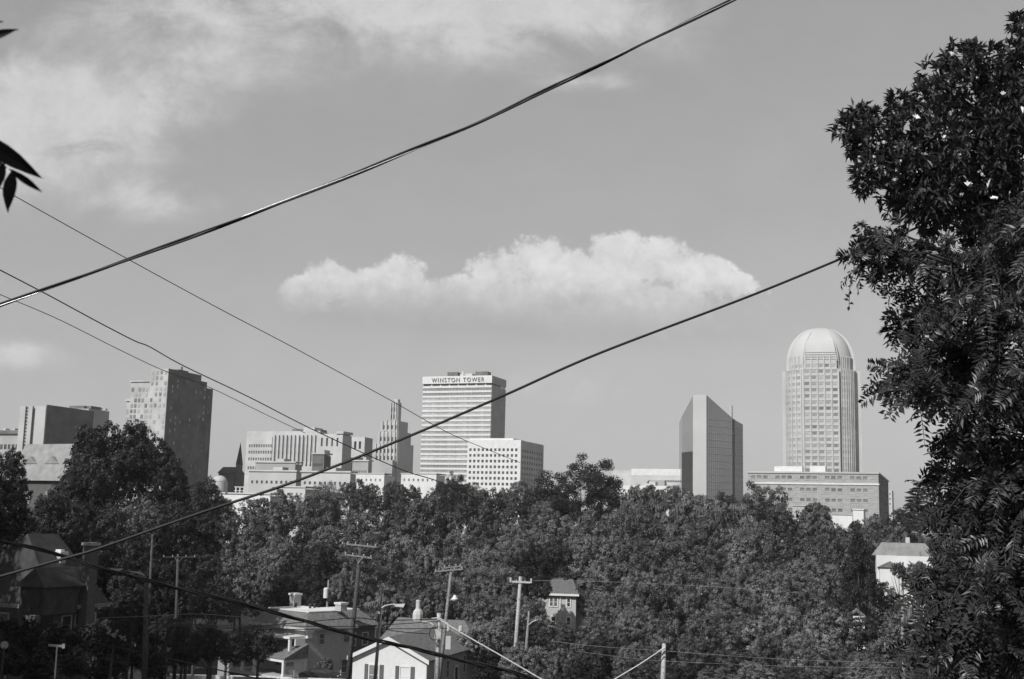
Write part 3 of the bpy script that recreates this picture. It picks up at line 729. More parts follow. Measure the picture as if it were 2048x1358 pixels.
# white gable-fronted house
B = Bld('gable_house', 'white gable-fronted house with shutters and bottle-shaped chimney', 'house', 853, 1320, 125, 706, 938, a=R(17), yref=1320)
W, D, H = B.W, B.D, B.H; D += 1.5
hr = B.h(1281)-H; o = .45
wl = MB().box(-W, 0, 0, D, -2, H); wl.extr([(-W, 0.0, H), (0, 0.0, H), (-W/2, 0.0, H+hr)], (0, D, 0)); B.part(wl, 'wall', M['siding'])
MB().box(.01, .08, 0, D, -2, H-.02).build('side_wall', M['dull'], B.root)  # grey overlay on the siding, painted shade of the unlit side
sl = hr/(W/2)
def gable_roof(par, x0, x1, y0, y1, H, hr, o, m_='shingle', t=.16):
    mx = (x0+x1)/2; s = hr/((x1-x0)/2); mb = MB()
    prof = [(x0-o, H-s*o), (mx, H+hr), (x1+o, H-s*o), (x1+o, H-s*o+t), (mx, H+hr+t*1.1), (x0-o, H-s*o+t)]
    n = len(prof); mb.v = [(x, y0-o, z+.02) for x, z in prof]+[(x, y1+o, z+.02) for x, z in prof]
    mb.f = [(0, 1, 4, 5), (1, 2, 3, 4), (n+5, n+4, n+1, n), (n+4, n+3, n+2, n+1)]+[(i, n+i, n+(i+1) % n, (i+1) % n) for i in range(n)]
    r_ = mb.build('roof', M[m_], par)
    bb = MB()
    for (xa, xb) in ((x0-o, mx), (x1+o, mx)):
        za = H-s*o; bb.poly([(xa, y0-o-.06, za-.2), (mx, y0-o-.06, H+hr-.2), (mx, y0-o-.06, H+hr+t+.06), (xa, y0-o-.06, za+t+.06), (xa, y0-o, za-.2), (mx, y0-o, H+hr-.2), (mx, y0-o, H+hr+t+.06), (xa, y0-o, za+t+.06)],
            [(0, 1, 2, 3), (7, 6, 5, 4), (0, 4, 5, 1), (3, 2, 6, 7), (0, 3, 7, 4), (1, 5, 6, 2)])
    bb.build('bargeboard', M['white'], r_); return r_
gable_roof(B.root, -W, 0, 0, D, H, hr, o)
# rear cross wing with the chimney on its ridge
wy0, wy1 = D+.3, D+7.5; wh = H+.3; wr = 2.2
def wxy(px, y):
    pt = B.C+Vector((math.sin(B.a)*y, math.cos(B.a)*y, H)); return span(pt, Vector((math.cos(B.a), -math.sin(B.a), 0)), px)
wx0, wx1 = wxy(768, D+.3), wxy(950, D+.3)
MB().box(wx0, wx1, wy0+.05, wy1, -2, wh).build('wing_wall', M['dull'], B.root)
my = (wy0+wy1)/2; wing = MB().poly([(wx0-.4, wy0-.4, wh), (wx1+.4, wy0-.4, wh), (wx1+.4, wy1+.4, wh), (wx0-.4, wy1+.4, wh), (wx0+.2, my, wh+wr), (wx1-2.6, my, wh+wr)],
   [(0, 1, 5, 4), (1, 2, 5), (2, 3, 4, 5), (3, 0, 4), (3, 2, 1, 0)]).build('roof', M['shingle'], B.root)
cxx = wxy(834, my); cz = wh+wr-.3
cm = MB().lathe((cxx, my, cz), [(.64, 0), (.66, .75), (.56, 1.1), (.3, 1.4), (.26, 2.15), (.3, 2.2), (.26, 2.4)], 8).build('chimney', M['pale'], B.root)
for x in (-W*.70, -W*.28):
    f = win(B.root, x-.5, H-2.75, 1.0, 1.9, pane='white' if x > -W*.5 else 'glasspale')
    for sx in (x-1.05, x+.65): MB().box(sx, sx+.38, -.08, -.005, H-2.85, H-.75).build('shutter', M['darkwall'], f)
MB().box(-W*.28-.3, -W*.28+.35, -.5, -.12, H-2.7, H-2.2).build('air_conditioner', M['mid'], B.root)
for y in (D*.2, D*.38, D*.75): win(B.root, y, H-2.4, .8, 1.7, y=.08, side='R', frame='mid')
dr = MB().box(.09, .2, D*.55, D*.55+1, -.5, H-1.6).build('door', M['blackish'], B.root)
MB().box(.1, .26, D*.55-.15, D*.55, -.5, H-1.4).box(.1, .26, D*.55+1, D*.55+1.15, -.5, H-1.4).box(.1, .26, D*.55-.15, D*.55+1.15, H-1.6, H-1.4).build('door_frame', M['white'], dr)

# brick cottage seen through the trees
B = Bld('cottage', 'pale brick cottage with white-framed windows glimpsed between trees right of the T pole', 'house', 1152, 1190, 182, 1066, 1166, a=R(8), yref=1190)
W, D, H = B.W, B.D, B.H
B.part(MB().box(-W, 0, 0, D+6, -1, H), 'wall', M['mid'])
MB().poly([(-W-.5, -.5, H), (.5, -.5, H), (.5, D+6.5, H), (-W-.5, D+6.5, H), (-W+1.5, D/2+3, H+2.2), (-1.5, D/2+3, H+2.2)],
   [(0, 1, 5, 4), (1, 2, 5), (2, 3, 4, 5), (3, 0, 4), (3, 2, 1, 0)]).build('roof', M['shingle'], B.root)
MB().box(-W-.5, .5, -.62, -.5, H-.15, H+.15).build('gutter', M['white'], B.root)
for x in (-.92, -.60, -.50, -.20): win(B.root, x*W, H-1.7, .42, 1.15, fr=.16)
for x in (-.92, -.55, -.2): win(B.root, x*W, H-4.6, .5, 1.3, fr=.16)
MB().box(-W*.37, -W*.37+.14, -.15, -.01, 0, H).build('downpipe', M['white'], B.root)
# hillside house right
B = Bld('hillside_house', 'white-walled house with low grey roof showing between conifer and compound-leaf tree', 'house', 1862, 1113, 200, 1750, 1874, a=R(12), yref=1113)
W, D, H = B.W, B.D, B.H
B.part(MB().box(-W, 0, 0, D+5, -1, H), 'wall', M['white']); D += 5
hh = B.h(1098)-H
MB().poly([(-W-.6, -.6, H), (.6, -.6, H), (.6, D+.6, H), (-W-.6, D+.6, H), (-W+1, D/2, H+hh+.9), (-1, D/2, H+hh+.9)],
   [(0, 1, 5, 4), (1, 2, 5), (2, 3, 4, 5), (3, 0, 4), (3, 2, 1, 0)]).build('roof', M['paleslate'], B.root)
for x in (-.75, -.5, -.35): win(B.root, x*W, H-1.5, .8, .9, frame='mid')
MB().box(-W*.45, -W*.38, D*.3, D*.3+.7, H, H+hh+1.8).build('chimney', M['pale'], B.root)
gx = -W+.4
g = MB().box(gx, gx+3.4, -3, -.02, -1, H-1.9).build('annex', M['white'], B.root)
MB().extr([(gx-.3, -3.3, H-1.9), (gx+3.7, -3.3, H-1.9), (gx+1.7, -3.3, H-.9)], (0, 3.2, 0)).build('annex_roof', M['shingle'], g)
B = Bld('garden_shed', 'small white outbuilding glimpsed low in the trees at right', 'shed', 1727, 1232, 150, 1698, 1733, a=R(10))
B.part(MB().box(-B.W, 0, 0, B.D+2, -1, B.H), 'wall', M['white']); gable_roof(B.root, -B.W, 0, 0, B.D+2, B.H, .7, .2)
win(B.root, -B.W*.6, B.H-1.2, .4, .7, frame='mid')

# dark parked car beside the brick house
p = at(640, 1352, 141); gz = ground(p.x, 141)+.02
r = empty('parked_car', (p.x, p.y, at(640, 1362, 141).z), R(-8), 'dark parked saloon car in front of the brick house', 'car')
prof = [(-2.25, .35), (-2.3, .75), (-2.1, .95), (-1.35, 1.02), (-.75, 1.42), (.55, 1.45), (1.25, 1.02), (2.1, .88), (2.3, .65), (2.28, .35)]
MB().extr([(x, -.85, z) for x, z in prof], (0, 1.7, 0)).build('body', M['carpaint'], r)
gls = MB().extr([(-1.2, -.87, 1.02), (1.05, -.87, 1.02), (.5, -.87, 1.38), (-.7, -.87, 1.36)], (0, 1.74, 0)).build('window', M['glass'], r)
for x in (-1.4, 1.4):
    for y in (-.88, .66):
        w = MB().tube([(x, y, .33), (x, y+.22, .33)], .33, 16).build('wheel', M['rubber'], r)
        MB().tube([(x, y-.01, .33), (x, y+.23, .33)], .17, 12).build('rim', M['galv'], w)
for y in (-.7, .45): MB().box(2.22, 2.32, y, y+.25, .62, .76).build('headlight', M['white'], r)
MB().box(-2.34, -2.2, -.8, .8, .4, .55).box(2.2, 2.34, -.8, .8, .38, .52).build('bumper', M['galv'], r)

# ------------------------------------------------------------------ poles
def pole(name, label, cat, top, bot, Y, wpx, m_, arms=(), group=None):
    k = Y/FPX; pt, pb = at(*top, Y), at(*bot, Y)
    d = (pb-pt).normalized(); L = (pt.z-(ground(pt.x, Y)-.5))/(-d.z); base = pt+d*L
    r = empty(name, (base.x, base.y, ground(base.x, base.y)), 0, label, cat, group)
    rt = wpx*k/2*.72; rb = wpx*k/2*1.15
    rb2 = rt+(rb-rt)*L/max((pb-pt).length, 1e-3)*.6
    MB().tube([pt, pt+d*L*.5, base], [rt, (rt+rb2)/2, rb2], 10).build('pole', M[m_], r, smooth=True, world=True)
    for (p0, p1, th, mm) in arms:
        a, b = at(*p0, Y-.12), at(*p1, Y-.12); th_ = th*k
        arm = MB(); arm.obox(a+Vector((0, -th_/2, -th_/2)), b-a, (0, th_, 0), (0, 0, th_))
        ao = arm.build('crossarm', M[mm], r, world=True)
        for t in (.04, .3, .7, .96):
            q = a+(b-a)*t
            MB().lathe(q+Vector((0, 0, th_/2)), [(.03, 0), (.05, .03), (.035, .07), (.05, .09), (.02, .15)], 8).build('insulator', M['mid'], ao, world=False).location = -r.location
        c = (a+b)/2; cz = pt+d*((pt.z-c.z)/(-d.z)+.5)
        br = MB()
        for t in (.36, .64): br.tube([a+(b-a)*t, Vector((cz.x, cz.y-.1, cz.z))], .02, 5)
        br.build('brace', M['wood'], r, world=True)
    return r, k
def lamp(r, k, px, py, Y, s=1, m_='galv', toward=1):
    q = at(px, py, Y); inv = -r.location
    o = MB().lathe((0, 0, 0), [(.02, .3*s), (.12*s, .25*s), (.16*s, .1*s), (.3*s, 0), (.3*s, -.05*s), (.2*s, -.2*s), (.05, -.24*s)], 12).build('lamp_head', M[m_], r, smooth=True)
    o.location = q+inv; return o
def arm(r, pts, Y, rad, m_, name='lamp_arm'):
    return MB().tube(catmull([at(x, y, Y) for x, y in pts], 5), rad, 7).build(name, M[m_], r, smooth=True, world=True)
r, k = pole('utility_pole', 'tall dark utility pole with two stacked crossarms', 'utility pole', (722, 1085), (696, 1358), 90, 10, 'darkwood',
    [((693, 1088), (753, 1094), 3.2, 'wood'), ((689, 1109), (744, 1116), 3.2, 'wood')])
arm(r, [(716, 1128), (722, 1119), (728, 1114)], 89.8, .04, 'wood', 'bracket')
r, k = pole('street_lamp', 'slim lamp pole with a raised arm and cobra-head lamp beside the tall crossarm pole', 'street lamp', (766, 1172), (750, 1358), 92, 7, 'wood')
arm(r, [(763, 1216), (772, 1211), (790, 1208)], 91.8, .045, 'galv')
q = at(799, 1210, 91.8)-r.location
MB().poly([(-.42, -.13, .04), (.42, -.17, .1), (.42, .17, .1), (-.42, .13, .04), (-.3, -.1, -.12), (.3, -.14, -.16), (.3, .14, -.16), (-.3, .1, -.12)], [(3, 2, 1, 0), (4, 5, 6, 7), (0, 1, 5, 4), (1, 2, 6, 5), (2, 3, 7, 6), (3, 0, 4, 7)]).build('lamp_head', M['white'], r, loc=q)
MB().lathe((0, 0, 0), [(.05, 0), (.12, .05), (.12, .22), (.04, .3)], 8).build('insulator', M['white'], r, loc=at(766, 1174, 92)-r.location)
MB().lathe((0, 0, 0), [(.05, -.1), (.18, -.05), (.16, .1), (.04, .16)], 8).build('insulator', M['white'], r, loc=at(756, 1226, 91.8)-r.location)
r, k = pole('utility_pole', 'utility pole with paired crossarms and a hanging lamp, behind the grey stub pole', 'utility pole', (903, 1134), (879, 1358), 108, 7.5, 'wood',
    [((869, 1143), (926, 1138), 3, 'wood'), ((888, 1136), (922, 1132), 2.6, 'wood')])
lamp(r, k, 909.5, 1197, 107.7, 1.05, 'white')
arm(r, [(900, 1200), (905, 1199), (909, 1194)], 107.7, .04, 'galv')
MB().box(-.22, .22, -.3, .1, -.55, .55).build('transformer_box', M['pale'], r, loc=at(896.5, 1285, 107.6)-r.location)
MB().lathe((0, 0, 0), [(.1, -.3), (.17, -.2), (.17, .2), (.08, .3)], 8).build('insulator', M['galv'], r, loc=at(897, 1256, 107.6)-r.location)
MB().lathe((0, 0, 0), [(.1, -.25), (.2, -.15), (.17, .2), (.08, .3)], 8).build('insulator', M['galv'], r, loc=at(921, 1258, 109)-r.location)
r, k = pole('utility_pole', 'thick grey pole with a curved conduit and cable coil, right of the bottle chimney', 'utility pole', (878, 1226), (874, 1358), 98, 11, 'palewood')
arm(r, [(845, 1245), (860, 1246), (870, 1255), (874, 1275)], 97.7, .09, 'galv', 'conduit')
cl = MB().tube([at(868+9*math.cos(i/16*2*math.pi), 1267+13*math.sin(i/16*2*math.pi), 97.6) for i in range(17)], .03, 6); cl.build('cable_coil', M['rubber'], r, world=True)
MB().box(-.25, .25, -.25, 0, -.4, .4).build('junction_box', M['galv'], r, loc=at(876, 1268, 97.6)-r.location)
arm(r, [(863, 1237), (880, 1237), (898, 1249)], 97.6, .05, 'galv', 'crossarm')
r, k = pole('utility_pole', 'pale T-shaped utility pole standing clear in front of the trees', 'utility pole', (1041, 1153), (1029, 1325), 125, 8.5, 'palewood',
    [((1020, 1163), (1063, 1165), 3.4, 'galv')])
for x, y in ((1021, 1159), (1062, 1161)): MB().box(-.08, .08, -.08, .08, -.25, .2).build('insulator', M['pale'], r, loc=at(x, y, 124.8)-r.location)
r, k = pole('utility_pole', 'short thick pale pole top with a guy wire at the lower edge of the woods', 'utility pole', (1328, 1287), (1326, 1358), 70, 10.5, 'palewood')
MB().tube([at(1331, 1294, 69.7), at(1318, 1303, 69.7)], .05, 6).build('bracket', M['galv'], r, world=True)
r, k = pole('street_lamp', 'dark pole with a long curved lamp arm beside the dark house', 'street lamp', (293, 1160), (289, 1358), 62, 11, 'darkwood')
arm(r, [(292, 1166), (290, 1155), (283, 1148), (262, 1144), (238, 1141)], 61.8, .06, 'darkwood')
MB().poly([(-.5, -.15, .05), (.3, -.15, .1), (.3, .15, .1), (-.5, .15, .05), (-.4, -.1, -.1), (.2, -.1, -.12), (.2, .1, -.12), (-.4, .1, -.1)], [(3, 2, 1, 0), (4, 5, 6, 7), (0, 1, 5, 4), (1, 2, 6, 5), (2, 3, 7, 6), (3, 0, 4, 7)]).build('lamp_head', M['galv'], r, loc=at(232, 1141, 61.8)-r.location)
pole('utility_pole', 'thin pole with one crossarm in the dark trees left of the brick house', 'utility pole', (356, 1108), (352, 1240), 114, 6, 'darkwood', [((325, 1114), (392, 1114), 1.6, 'darkwood')])
pole('utility_pole', 'thin bare pole rising just above the curved lamp arm', 'utility pole', (305, 1068), (301, 1150), 114, 5, 'darkwood')
r, k = pole('utility_pole', 'pole carrying a white transformer can behind the flat roof deck', 'utility pole', (657, 1160), (655, 1200), 175, 4, 'wood')
MB().lathe((0, 0, 0), [(.1, -.75), (.36, -.7), (.36, .6), (.2, .75)], 12).build('transformer', M['white'], r, loc=at(652, 1186, 174.6)-r.location)
pole('utility_pole', 'pale pole rising through foliage beside the compound-leaf tree at right', 'utility pole', (1804, 1180), (1808, 1358), 70, 8, 'wood')
r, k = pole('street_lamp', 'small lamp pole with upturned arm among trees right of the T pole', 'street lamp', (1058, 1222), (1055, 1262), 128, 5, 'wood')
arm(r, [(1057, 1250), (1066, 1243), (1078, 1239)], 127.8, .05, 'galv'); lamp(r, k, 1080, 1239, 127.8, .7, 'white')
# street sign and round sign
p = at(112, 1352, 54); pt = at(114, 1294, 54); r = empty('street_sign', (p.x, p.y, ground(p.x, 54)), 0, 'street name sign on a thin post at lower left', 'street sign')
MB().tube([pt, at(110, 1349, 54), at(108, 1372, 54)], .035, 8).build('post', M['galv'], r, world=True)
a, b = at(97, 1288, 54), at(126, 1290, 54)
MB().obox(a, b-a, (0, .03, 0), (0, 0, -.1)).build('name_plate', M['dull'], r, world=True)
MB().box(-.06, .06, -.02, .02, -.1, .1).build('bracket', M['dull'], r, loc=at(127, 1292, 54)-r.location)
p = at(9, 1290, 52); r = empty('round_sign', (p.x, p.y, ground(p.x, 52)), 0, 'small round disc sign on a post at the lower left edge', 'sign')
MB().tube([p+Vector((0, 0, -.1)), Vector((p.x-.05, p.y, ground(p.x, 52)))], .04, 8).build('post', M['darkwood'], r, world=True)
MB().lathe((0, 0, 0), [(.05, -.02), (.16, -.02), (.16, .02), (.05, .02)], 18).build('disc', M['dull'], r, loc=p-r.location).rotation_euler = (R(90), 0, 0)
# small board by the road, low wall pieces
p = at(448, 1330, 137); r = empty('utility_cabinet', (p.x, p.y, ground(p.x, 137)), 0, 'small grey roadside cabinet by the bright kerb', 'cabinet')
zt = p.z+.65-r.location.z
MB().box(-.62, .62, -.3, .3, 0, zt).build('body', M['dull'], r); MB().box(-.68, .68, -.36, .36, zt, zt+.1).build('lid', M['mid'], r)
for x in (-.3, 0): pass

# ------------------------------------------------------------------ wires
def wire(label, pts, Y, wpx, m_='rubber', n=6, name='power_line', sag=None):
    Ys = Y if hasattr(Y, '__len__') else [Y]*len(pts)
    P = catmull([at(x, y, d) for (x, y), d in zip(pts, Ys)], 10)
    w = wpx if hasattr(wpx, '__len__') else [wpx]*2
    rad = [((w[0]+(w[-1]-w[0])*i/(len(P)-1))*P[i].y/FPX)/2 for i in range(len(P))]
    o = MB().tube(P, rad, n).build(name, M[m_], smooth=True); return tag(o, label, 'cable')
def twisted(label, pts, Y, wpx, strands, per, name='power_cable'):
    Ys = Y if hasattr(Y, '__len__') else [Y]*len(pts)
    P = catmull([at(x, y, d) for (x, y), d in zip(pts, Ys)], 40)
    r = empty(name, P[0], 0, label, 'cable'); s = [0]
    for i in range(1, len(P)): s.append(s[-1]+(P[i]-P[i-1]).length)
    for j, (ph, f, m_) in enumerate(strands):
        Q = []; rad = []
        for i, p in enumerate(P):
            k = p.y/FPX; R_ = wpx*k*f[0]; th = s[i]/per*2*math.pi+ph
            t = (P[min(i+1, len(P)-1)]-P[max(i-1, 0)]).normalized(); a = t.cross(Vector((0, 1, 0))).normalized(); b = t.cross(a)
            Q.append(p+(a*math.cos(th)+b*math.sin(th))*R_); rad.append(wpx*k*f[1])
        MB().tube(Q, rad, 7).build('strand', M[m_], r, smooth=True, world=True)
twisted('thick twisted service cable sweeping diagonally across the upper sky',
    [(-60, 632), (0, 610), (250, 521), (480, 438), (690, 356), (830, 297), (970, 239), (1090, 181), (1200, 130), (1320, 71), (1465, 0), (1560, -50)], 9,
    7.5, [(0, (.33, .30), 'rubber'), (math.pi, (.33, .27), 'rubber'), (math.pi*.55, (.42, .13), 'bare')], 3.1)
twisted('thick black twisted cable crossing low over the roofs to the grey stub pole',
    [(-60, 1068), (0, 1081), (100, 1104), (200, 1137), (260, 1150), (350, 1176), (480, 1205), (590, 1237), (700, 1268), (800, 1291), (880, 1310), (1000, 1338), (1080, 1362), (1160, 1385)],
    [30, 30, 30, 30, 31, 32, 33, 34, 35, 36, 37, 38, 39, 40], 7.5, [(0, (.28, .28), 'rubber'), (math.pi, (.28, .26), 'rubber'), (1.3, (.45, .14), 'rubber')], 3.6)
wire('single black wire rising from lower left to the magnolia at right', [(-60, 1170), (0, 1153), (125, 1118), (200, 1096), (400, 1026), (590, 963), (800, 880), (1010, 790), (1200, 706), (1500, 592), (1705, 508), (1830, 457), (1960, 400), (2080, 345)], [14, 14, 14, 14, 14, 14, 14, 14.2, 14.5, 15, 15.6, 16.6, 18.5, 20], (6.2, 4.6))
wire('thin wire descending from the left past the stepped tower top', [(-40, 520), (0, 540), (100, 592), (200, 646), (270, 682), (300, 694), (370, 733), (500, 795), (640, 866), (800, 938), (880, 964), (960, 1001)], [22]*2+[26, 30, 34, 36, 40, 48, 58, 70, 78, 86], (2.8, 1.8))
wire('thin wire descending from the leaf spray at upper left', [(-40, 350), (40, 398), (250, 515), (440, 618), (600, 702), (780, 800), (890, 862), (960, 893), (1040, 925)], [25, 28, 36, 44, 54, 66, 76, 84, 92], (2.0, 1.2))
wire('finest wire descending below the other two at left', [(-40, 572), (0, 589), (120, 640), (240, 700), (330, 742), (420, 775), (540, 833), (610, 866)], [30, 32, 38, 46, 54, 64, 76, 84], (1.8, 1.2))
wire('bright guy cable running down right from the grey stub pole', [(880, 1240), (930, 1270), (1000, 1310), (1060, 1345), (1100, 1368)], [97.5, 90, 82, 76, 72], (2.6, 3), 'galv')
wire('bright guy wire slanting down left from the short thick pole', [(1322, 1300), (1280, 1328), (1240, 1352), (1210, 1370)], 69.5, 2.5, 'galv')
for i, (lab, pts, Y, w) in enumerate((
    ('uppermost of the wires strung between the curved-lamp pole and the tall pole', [(290, 1236), (420, 1252), (500, 1253), (600, 1245), (706, 1236), (760, 1240), (820, 1240), (876, 1238)], [62, 72, 78, 84, 89.8, 92, 95, 98], 1.8),
    ('middle wire strung level across the front of the brick house', [(292, 1246), (500, 1251), (710, 1252), (876, 1243)], [62, 76, 90, 98], 1.5),
    ('lowest wire strung level across the front of the brick house', [(292, 1248), (500, 1258), (708, 1258), (876, 1257), (893, 1256)], [62, 76, 90, 98, 107], 1.6),
    ('pale wire looping from the dark pole toward the bushes', [(200, 1236), (300, 1232), (400, 1228), (500, 1236)], [62, 62, 70, 80], 1.3),
    ('wire linking the tall pole and the paired-crossarm pole', [(744, 1114), (800, 1128), (869, 1143)], [90, 99, 108], .9),
    ('wire running left from the tall pole crossarm into the trees', [(693, 1088), (560, 1103), (392, 1114)], [90, 104, 118], .8),
    ('wire running right from the T-shaped pole through the treetops', [(1063, 1161), (1200, 1163), (1400, 1172), (1600, 1186)], [125, 118, 108, 100], .6),
    ('upper of two wires running right from the short thick pole', [(1100, 1282), (1200, 1293), (1330, 1302), (1560, 1318), (1800, 1326)], [100, 86, 70, 70, 70], .8),
    ('lower of two wires running right from the short thick pole', [(1150, 1302), (1250, 1315), (1330, 1322), (1560, 1332), (1805, 1336)], [100, 86, 70, 70, 70], .7),
    ('thin wire sagging from the T-shaped pole to the paired-crossarm pole', [(926, 1141), (970, 1158), (1020, 1163)], [108, 116, 125], .9),
    ('dark drooping cable above the white gable roof', [(706, 1240), (740, 1250), (790, 1262), (860, 1268)], [90, 93, 96, 98], 1.6),
    ('wire falling from the left edge to the road', [(180, 1285), (270, 1302), (420, 1336), (520, 1358)], [66, 68, 74, 78], 2.6))):
    wire(lab, pts, Y, w, 'rubber' if i not in (3, 6, 7, 8) else 'wood', 5)
# ------------------------------------------------------------------ trees
rng = np.random.default_rng(11)
def unit(n):
    v = rng.normal(size=(n, 3)); return v/np.linalg.norm(v, axis=1, keepdims=True)
def cards(c, nrm, ln, wd, updir=None):
    """kite leaves at c, facing nrm"""
    n = len(c); t = updir if updir is not None else unit(n)
    t = t-nrm*(t*nrm).sum(1, keepdims=True); t /= np.linalg.norm(t, axis=1, keepdims=True)+1e-9
    b = np.cross(nrm, t); ln = np.broadcast_to(ln, (n,))[:, None]; wd = np.broadcast_to(wd, (n,))[:, None]
    return np.stack([c-t*ln*.5, c+b*wd*.5-t*ln*.05, c+t*ln*.5, c-b*wd*.5-t*ln*.05], 1)
def crown(nc, per, leaf, kind='round', fill=.0):
    lob = []
    if kind in ('round', 'feather'):
        # main lobes on big limbs, each carrying smaller leafy tufts
        nl = nc
        for i in range(nl):
            z = 1-1.55*(i+.5)/nl; th = i*2.4+rng.random()*.9; q = math.sqrt(max(0, 1-z*z)); rr_ = .56+.24*rng.random()
            lob.append((np.array([math.cos(th)*q*rr_, math.sin(th)*q*rr_, z*rr_*1.05]), .19+.14*rng.random()))
        lob.append((np.array([0, 0, .0]), .46))
    elif kind == 'airy':
        for _ in range(nc): lob.append((unit(1)[0]*(.45+.5*rng.random()), .09+.12*rng.random()))
    else:
        for _ in range(nc):
            z = rng.random()**.8*2-1; w = (1-z)/2*.85+.1; th = rng.random()*6.283
            lob.append((np.array([math.cos(th)*w*(.5+.4*rng.random()), math.sin(th)*w*(.5+.4*rng.random()), z*.9]), .08+.1*w))
    out = []
    for p, r in lob:
        k = int(per*(r/.27)**2*(4 if kind == 'airy' else (5 if kind == 'cone' else 1)))
        if kind in ('round', 'feather'):
            nt_ = max(6, int(26*(r/.3)**2)); tc_ = unit(nt_)*r*(.8+.3*rng.random((nt_, 1))); ti = rng.integers(0, nt_, k)
            tr = .075+.05*rng.random(nt_); d = unit(k); d[:, 2] = np.where(rng.random(k) < .3, d[:, 2], np.abs(d[:, 2]))
            c = p+tc_[ti]+d*(tr[ti]*(.5+.6*rng.random(k)))[:, None]
            od = tc_[ti]/np.linalg.norm(tc_[ti], axis=1, keepdims=True); nn = od*.5+d*.7+unit(k)*.55
        else:
            d = unit(k); c = p+d*(r*(.4+.65*rng.random(k)))[:, None]; nn = d*.7+unit(k)*.8
        nn /= np.linalg.norm(nn, axis=1, keepdims=True)
        if kind == 'feather': out.append(cards(c, nn, leaf*1.7*(.7+.6*rng.random(k)), leaf*.6, d*.5+np.array([0, 0, .8])+unit(k)*.4))
        else: out.append(cards(c, nn, leaf*(.6+.8*rng.random(k)), leaf*.8*(.6+.8*rng.random(k))))
    return np.concatenate(out)
def mk(nc, per, leaf, kind, m_, tag_):
    me = npmesh('crown', crown(nc, per, leaf, kind), 4, M[m_]); mesh = me.data; bpy.data.objects.remove(me); return mesh
PR = {}
for k, (nc, per, leaf, kind, m_) in dict(r1=(16, 1100, .05, 'round', 'leaf'), r2=(20, 1000, .05, 'round', 'leaf'), r3=(13, 1200, .048, 'round', 'leaf'), r4=(18, 1000, .054, 'round', 'leaf'), r5=(24, 900, .045, 'round', 'leaf'), r6=(15, 1200, .047, 'round', 'leaf'),
    d3=(18, 1100, .05, 'round', 'leafmid'), g1=(17, 1100, .05, 'round', 'leafpale'), g2=(22, 1000, .046, 'round', 'leafpale'),
    d1=(22, 1100, .045, 'round', 'leafdark'), d2=(17, 1200, .045, 'round', 'leafdark'), f1=(20, 700, .07, 'feather', 'leafpale'), f2=(16, 760, .07, 'feather', 'leafpale'),
    a1=(95, 190, .036, 'airy', 'leafdark'), a2=(80, 150, .036, 'airy', 'leaf'), c1=(120, 120, .05, 'cone', 'leafdark'), b1=(12, 700, .07, 'round', 'leaf'), bd=(14, 700, .065, 'round', 'leafdark')).items():
    PR[k] = mk(nc, per, leaf, kind, m_, k)
def trunkmesh(seed):
    q = random.Random(seed); mb = MB(); b = (q.uniform(-.3, .3), q.uniform(-.3, .3))
    mb.htube([(0, 0, -.08), (b[0]*.3, b[1]*.3, .3), (b[0], b[1], .62), (b[0]*.8, b[1]*1.2, 1.0)], [.5, .42, .3, .1], 9)
    for i in range(6):
        th = i*1.05+q.random(); z0 = .35+.07*i; L = q.uniform(3, 6)
        mb.htube([(b[0]*z0, b[1]*z0, z0), (math.cos(th)*L*.5, math.sin(th)*L*.5, z0+.16), (math.cos(th)*L, math.sin(th)*L, z0+.3)], [.22, .15, .05], 6)
    o = mb.build('trunk', M['bark'], smooth=True); me = o.data; bpy.data.objects.remove(o); return me
TM = [trunkmesh(i) for i in range(4)]
for kk, mesh in PR.items(): mesh.name = 'crown'
def tree(cx, top, hw, Y, kind, label, group=None, ratio=1.12, name='broadleaf_tree', cat='tree', dy=None, rot=None):
    k = Y/FPX; P = at(cx, top, Y); rw = hw*k*1.04; rh = rw*ratio; cz = P.z-rh*.97
    g = ground(P.x, P.y); cz = max(cz, g+rh*.75)
    rh = min(rh, (P.z-g)*.56)
    if kind[0] not in 'ac': rh = max(rh, min((P.z-g)*.42, rw*1.25)); rh = min(rh, rw*1.35)
    cz = P.z-rh*.97
    r = empty(name, (P.x, P.y, g), (rot if rot is not None else random.random()*6.28), label, cat, group)
    c = bpy.data.objects.new('crown', PR[kind]); link(c); c.parent = r; c.location = (0, 0, cz-g); c.scale = (rw, rw, rh)
    t = bpy.data.objects.new('trunk', random.choice(TM)); link(t); t.parent = r; s = .25+rw*.035; t.scale = (s, s, max(cz-g+rh*.15, 1))
    return r
